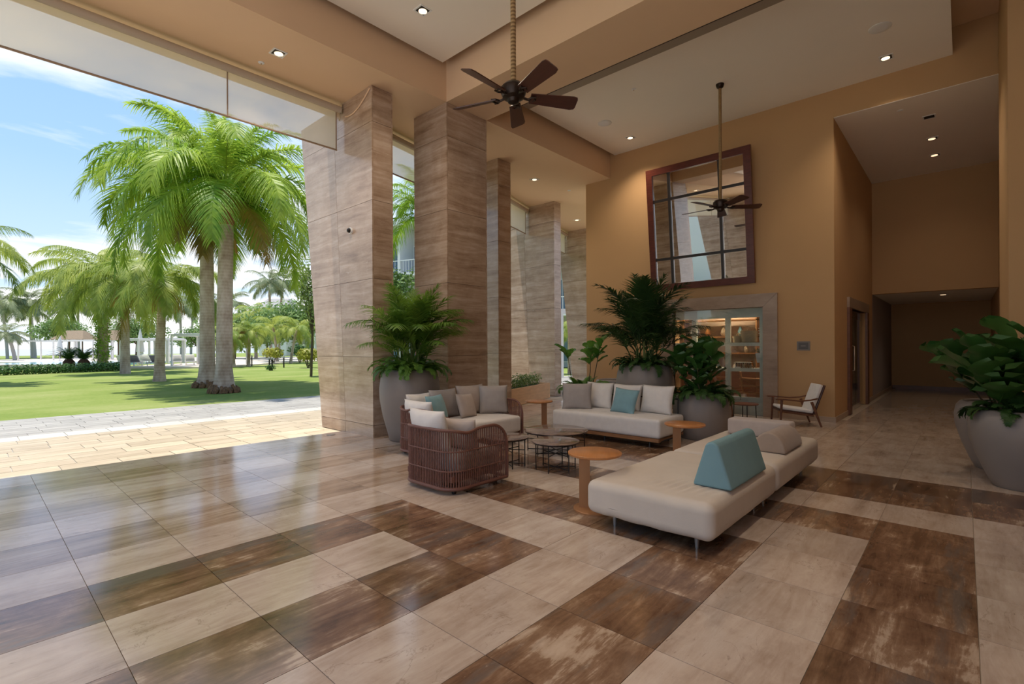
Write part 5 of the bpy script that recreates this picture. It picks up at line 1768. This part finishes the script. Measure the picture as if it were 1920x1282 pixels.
def tree(label, px, d, h, rad, n, size, mat, seed, name='shade_tree', blobs=7, trunk=0.14, group=None, z0=0.0):
    q = AT(px, d, z0)
    rnd = random.Random(seed)
    t = thing(name, label, 'tree', q, 0, group)
    b = MB()
    for k in range(blobs):
        a = k * 2.4
        rr_ = 0.62 * math.sqrt(k / blobs)
        leaf_blob(b, (rad[0] * rr_ * math.cos(a), rad[1] * rr_ * math.sin(a), h + rad[2] * rnd.uniform(-0.35, 0.35)), (rad[0] * 0.48, rad[1] * 0.48, rad[2] * 0.65), n // blobs, size, rnd, 0.35)
    b.build('foliage', mat, t)
    b = MB()
    b.tube([(0, 0, -0.02), (0.1, 0, h * 0.55), (0, 0, h)], [trunk, trunk * 0.8, trunk * 0.4], 8)
    for k in range(5):
        a = k * 1.3
        b.tube([(0.05, 0, h * 0.5), (rad[0] * 0.45 * math.cos(a), rad[1] * 0.45 * math.sin(a), h)], [trunk * 0.5, trunk * 0.2], 5)
    b.build('trunk', 'stem', t, True)
    return t


tree('dome-shaped green tree behind the pool', 112, 70, 4.3, (3.8, 3.8, 2.0), 3000, 0.22, 'tree_leaf', 101)
tree('green tree behind the slim palms and cabanas', 255, 66, 4.0, (4.0, 4.0, 2.2), 2600, 0.22, 'tree_leaf', 102)
tree('low green tree at the far left of the big cabana', 370, 75, 3.2, (4.0, 3.0, 1.8), 2000, 0.22, 'tree_leaf', 103)
tree('loose spotted-leaf tree hanging beside the wide pillar', 583, 26, 4.6, (1.0, 1.0, 2.2), 1500, 0.11, 'shrub_leaf', 104, trunk=0.07)
tree('bushy pale green tree mass behind the small palms', 560, 58, 4.4, (7.0, 4.0, 3.2), 3600, 0.28, 'tree_leaf', 105)
tree('dense green tree behind the royal palm trunks', 440, 62, 3.6, (5.0, 4.0, 2.8), 3000, 0.26, 'tree_leaf', 106)
tree('bushy green tree far behind the path', 500, 66, 4.2, (5.0, 4.0, 3.0), 3000, 0.28, 'tree_leaf', 107)

# far palms
for px, d, h, s, lab in ((14, 75, 8.6, 1.5, 'tall far palm at the left picture edge, by the pool'), (60, 82, 8.2, 1.4, 'far palm with a straight trunk above the left pergola'), (66, 78, 9.0, 1.4, 'far palm right beside the straight-trunked one'), (28, 60, 3.4, 0.9, 'short yellowish palm behind the pool at the far left'), (128, 84, 9.5, 1.5, 'leaning far palm above the dome-shaped tree'), (148, 86, 9.8, 1.5, 'second far palm above the dome-shaped tree'), (340, 80, 8.0, 1.3, 'far palm above the large cabana'), (358, 90, 9.5, 1.3, 'taller far palm above the large cabana')):
    q = AT(px, d)
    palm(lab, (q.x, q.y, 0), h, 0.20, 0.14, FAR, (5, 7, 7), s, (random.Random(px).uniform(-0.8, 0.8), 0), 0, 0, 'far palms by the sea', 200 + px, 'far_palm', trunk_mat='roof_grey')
# close drooping fronds at the left picture edge belong to a palm just outside the frame
q = AT(-105, 20)
palm('palm just outside the left picture edge, only frond tips showing', (q.x, q.y, 0), 5.0, 0.25, 0.2, COCO, (4, 7, 7), 1.0, (0, 0), 0, 0.5, None, 231, 'edge_palm')

# small palms right of the royal palms
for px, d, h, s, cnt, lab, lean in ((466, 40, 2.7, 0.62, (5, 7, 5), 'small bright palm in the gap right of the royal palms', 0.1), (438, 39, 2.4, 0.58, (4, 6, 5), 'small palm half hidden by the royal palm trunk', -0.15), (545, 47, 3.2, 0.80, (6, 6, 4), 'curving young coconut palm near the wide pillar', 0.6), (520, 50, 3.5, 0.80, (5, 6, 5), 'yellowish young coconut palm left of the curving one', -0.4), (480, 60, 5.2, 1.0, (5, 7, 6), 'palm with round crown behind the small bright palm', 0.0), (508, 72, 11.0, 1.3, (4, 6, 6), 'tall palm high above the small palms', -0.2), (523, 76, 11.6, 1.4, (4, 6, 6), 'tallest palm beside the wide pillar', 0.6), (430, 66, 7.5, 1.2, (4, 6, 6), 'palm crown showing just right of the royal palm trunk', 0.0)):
    q = AT(px, d)
    palm(lab, (q.x, q.y, 0), h, 0.13 if h < 5 else 0.20, 0.10 if h < 5 else 0.15, COCO if d < 62 else FAR, cnt, s, (lean, 0), 0.04, 0, 'small palms right of the royal palms', 300 + px, 'young_palm', seeds=1 if px == 466 else 0)

# yellow-green shrubs
for px, d, r, n, mat, lab in ((578, 37, 0.85, 700, 'yellow_leaf', 'round yellow-green shrub beside the wide pillar'), (512, 46, 0.9, 600, 'yellow_leaf', 'yellowish shrub on the slope behind the path'), (562, 50, 1.1, 700, 'hedge_leaf', 'dark green bush behind the yellow-green shrub'), (507, 33, 0.32, 220, 'hedge_leaf', 'tiny dark green plant in the lawn before the path')):
    q = AT(px, d)
    rnd = random.Random(px)
    t = thing('garden_shrub', lab, 'shrub', (q.x, q.y, 0), 0, 'garden shrubs')
    b = MB()
    for k in range(5):
        leaf_blob(b, (r * 0.4 * math.cos(k * 1.3), r * 0.4 * math.sin(k * 1.3), r * 1.15 if n > 300 else 0.2), (r * 0.7, r * 0.7, r * 0.55), n // 5, 0.14 if n > 300 else 0.07, rnd, 0.3)
    b.build('foliage', mat, t)
    b = MB()
    for k in range(5):
        b.tube([(0.06 * math.cos(k), 0.06 * math.sin(k), -0.02), (r * 0.4 * math.cos(k * 1.3), r * 0.4 * math.sin(k * 1.3), r)], 0.03, 5)
    b.build('stems', 'stem', t)

# garden path and bollards
pp = [G(400, 678), G(470, 680), G(530, 686), G(600, 693), G(700, 702)]
vs, fs = [], []
for k, q in enumerate(pp):
    vs += [(q.x, q.y, 0.0), (q.x + 0.35, q.y + 2.1, 0.0)]
    if k:
        fs.append((2 * k - 2, 2 * k, 2 * k + 1, 2 * k - 1))
struct(MB().add(vs, fs).build('path', 'path_stone'))
for px, d, lab in ((505, 33.5, 'left of two thin dark bollards in the lawn'), (510, 33.0, 'right of two thin dark bollards in the lawn'), (532, 37.5, 'short dark bollard beside the path'), (472, 41, 'grey bollard behind the small bright palm')):
    q = AT(px, d)
    t = thing('bollard', lab, 'bollard', (q.x, q.y, 0), 0, 'garden bollards')
    MB().cyl((0, 0), 0.05, -0.01, 0.72, 10).build('post', 'dark_metal', t, True)
    MB().lathe([(0.065, 0.72), (0.065, 0.85), (0.03, 0.88)], 10).build('head', 'roof_grey', t, True)

# thatched shelters
for px, d, wd, h, lab in ((142, 66, 4.4, 2.7, 'thatched shelter behind the right pergola'), (212, 60, 3.0, 2.5, 'small thatched shelter behind the vine trunk')):
    q = AT(px, d)
    t = thing('thatched_shelter', lab, 'shelter', q, -(R90 - YAW), 'thatched shelters')
    MB().hexa([(-wd / 2, -wd / 3, h), (wd / 2, -wd / 3, h), (wd / 2, wd / 3, h), (-wd / 2, wd / 3, h)], [(-wd / 4, -0.1, h + 1.2), (wd / 4, -0.1, h + 1.2), (wd / 4, 0.1, h + 1.2), (-wd / 4, 0.1, h + 1.2)]).build('thatched_roof', 'thatch', t)
    for x in (-wd / 2 + 0.3, wd / 2 - 0.3):
        for y_ in (-wd / 3 + 0.3, wd / 3 - 0.3):
            MB().cyl((x, y_), 0.08, 0, h, 8).build('post', 'stem', t, True)

# ------------------------------------------------------------------ white hotel wing seen between the pillars


def wing(label, c0, c1, floors, fh, depth, group, bays):
    a, b_ = Vector((c0[0], c0[1], 0)), Vector((c1[0], c1[1], 0))
    L = (b_ - a).length
    t = thing('hotel_wing', label, 'building', (a.x, a.y, 0), math.atan2((b_ - a).y, (b_ - a).x), group)
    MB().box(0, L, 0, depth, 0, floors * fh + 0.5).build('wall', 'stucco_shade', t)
    MB().box(-0.3, L + 0.3, -1.9, depth + 0.3, floors * fh + 0.5, floors * fh + 0.9).build('roof', 'stucco', t)
    for f in range(1, floors + 1):
        z = f * fh
        if f < floors:
            MB().box(0, L, -1.7, -0.01, z, z + 0.30).build('balcony_slab', 'stucco', t)
            bb = MB()
            bb.box(0, L, -1.68, -1.64, z + 1.25, z + 1.32)
            k = 0.0
            while k < L:
                bb.box(k, k + 0.03, -1.67, -1.65, z + 0.3, z + 1.25)
                k += 0.28
            bb.build('balustrade', 'stucco', t)
    for k in range(bays):
        x = L * (k + 0.5) / bays
        for f in range(floors):
            w_ = MB().box(x - 1.0, x + 1.0, -0.06, -0.01, f * fh + 0.35, f * fh + 2.75).build('window', 'stucco', t)
            for s in (-0.93, 0.04):
                MB().box(x + s, x + s + 0.89, -0.09, -0.06, f * fh + 0.45, f * fh + 2.65).build('pane', 'window_blue', w_)
        if k:
            xx = L * k / bays
            MB().box(xx - 0.12, xx + 0.12, -1.7, -0.01, 0, floors * fh + 0.5).build('fin_wall', 'stucco', t)
    return t


wing('white hotel wing with balconies seen between the pillars', AT(690, 44), AT(1150, 34), 3, 3.6, 8, None, 9)
wing('low white building far behind the small palms, right of the lawn', AT(500, 100), AT(640, 92), 2, 3.6, 8, None, 4)
t = thing('water_tower_roof', 'grey roofs rising above the trees behind the small palms', 'building', AT(512, 90), -(R90 - YAW))
MB().box(-2.6, 2.4, 0, 4, 0, 8.6).build('wall', 'stucco', t)
MB().hexa([(-3.2, -0.6, 8.6), (3.0, -0.6, 8.6), (3.0, 4.6, 8.6), (-3.2, 4.6, 8.6)], [(-1.4, 1, 10.4), (2.4, 1, 10.4), (2.4, 3, 10.4), (-1.4, 3, 10.4)]).build('roof', 'roof_grey', t)

# white garden gate frame, yucca and small lawn features seen past the far wall edge
q = AT(1048, 24)
t = thing('garden_arch', 'tall white frame on the lawn seen past the last pillar', 'frame', q, -(R90 - YAW) + 0.15)
for x in (0.06, 1.35):
    MB().box(x, x + 0.17, 0, 0.17, 0, 3.1).build('post', 'white_paint', t)
MB().box(0.06, 1.52, 0, 0.17, 3.1, 3.32).build('lintel', 'white_paint', t)
q = AT(1068, 27)
palm('small spiky palm seen past the far wall edge', (q.x, q.y, 0), 2.6, 0.12, 0.10, [COCO[1], COCO[2]], (8, 10), 0.45, (0, 0), 0, 0, None, 411, 'spiky_palm')
q = AT(765, 22)
palm('palm fronds showing in the gap beside the square pillar', (AT(800, 26).x, AT(800, 26).y, 0), 7.4, 0.2, 0.16, ROYAL, (4, 6, 6, 4), 0.9, (0, 0), 0.05, 1.2, None, 413, 'royal_palm')
tree('small tree in the gap between the first two pillars', 752, 24, 4.2, (1.1, 1.0, 1.3), 700, 0.13, 'tree_leaf', 414, trunk=0.08)

# white hotel wing across the court behind the camera, reflected in the mirror
wing('white hotel wing behind the camera, seen only in the mirror', (-30, 50), (-30, 14), 3, 3.6, 8, None, 8)
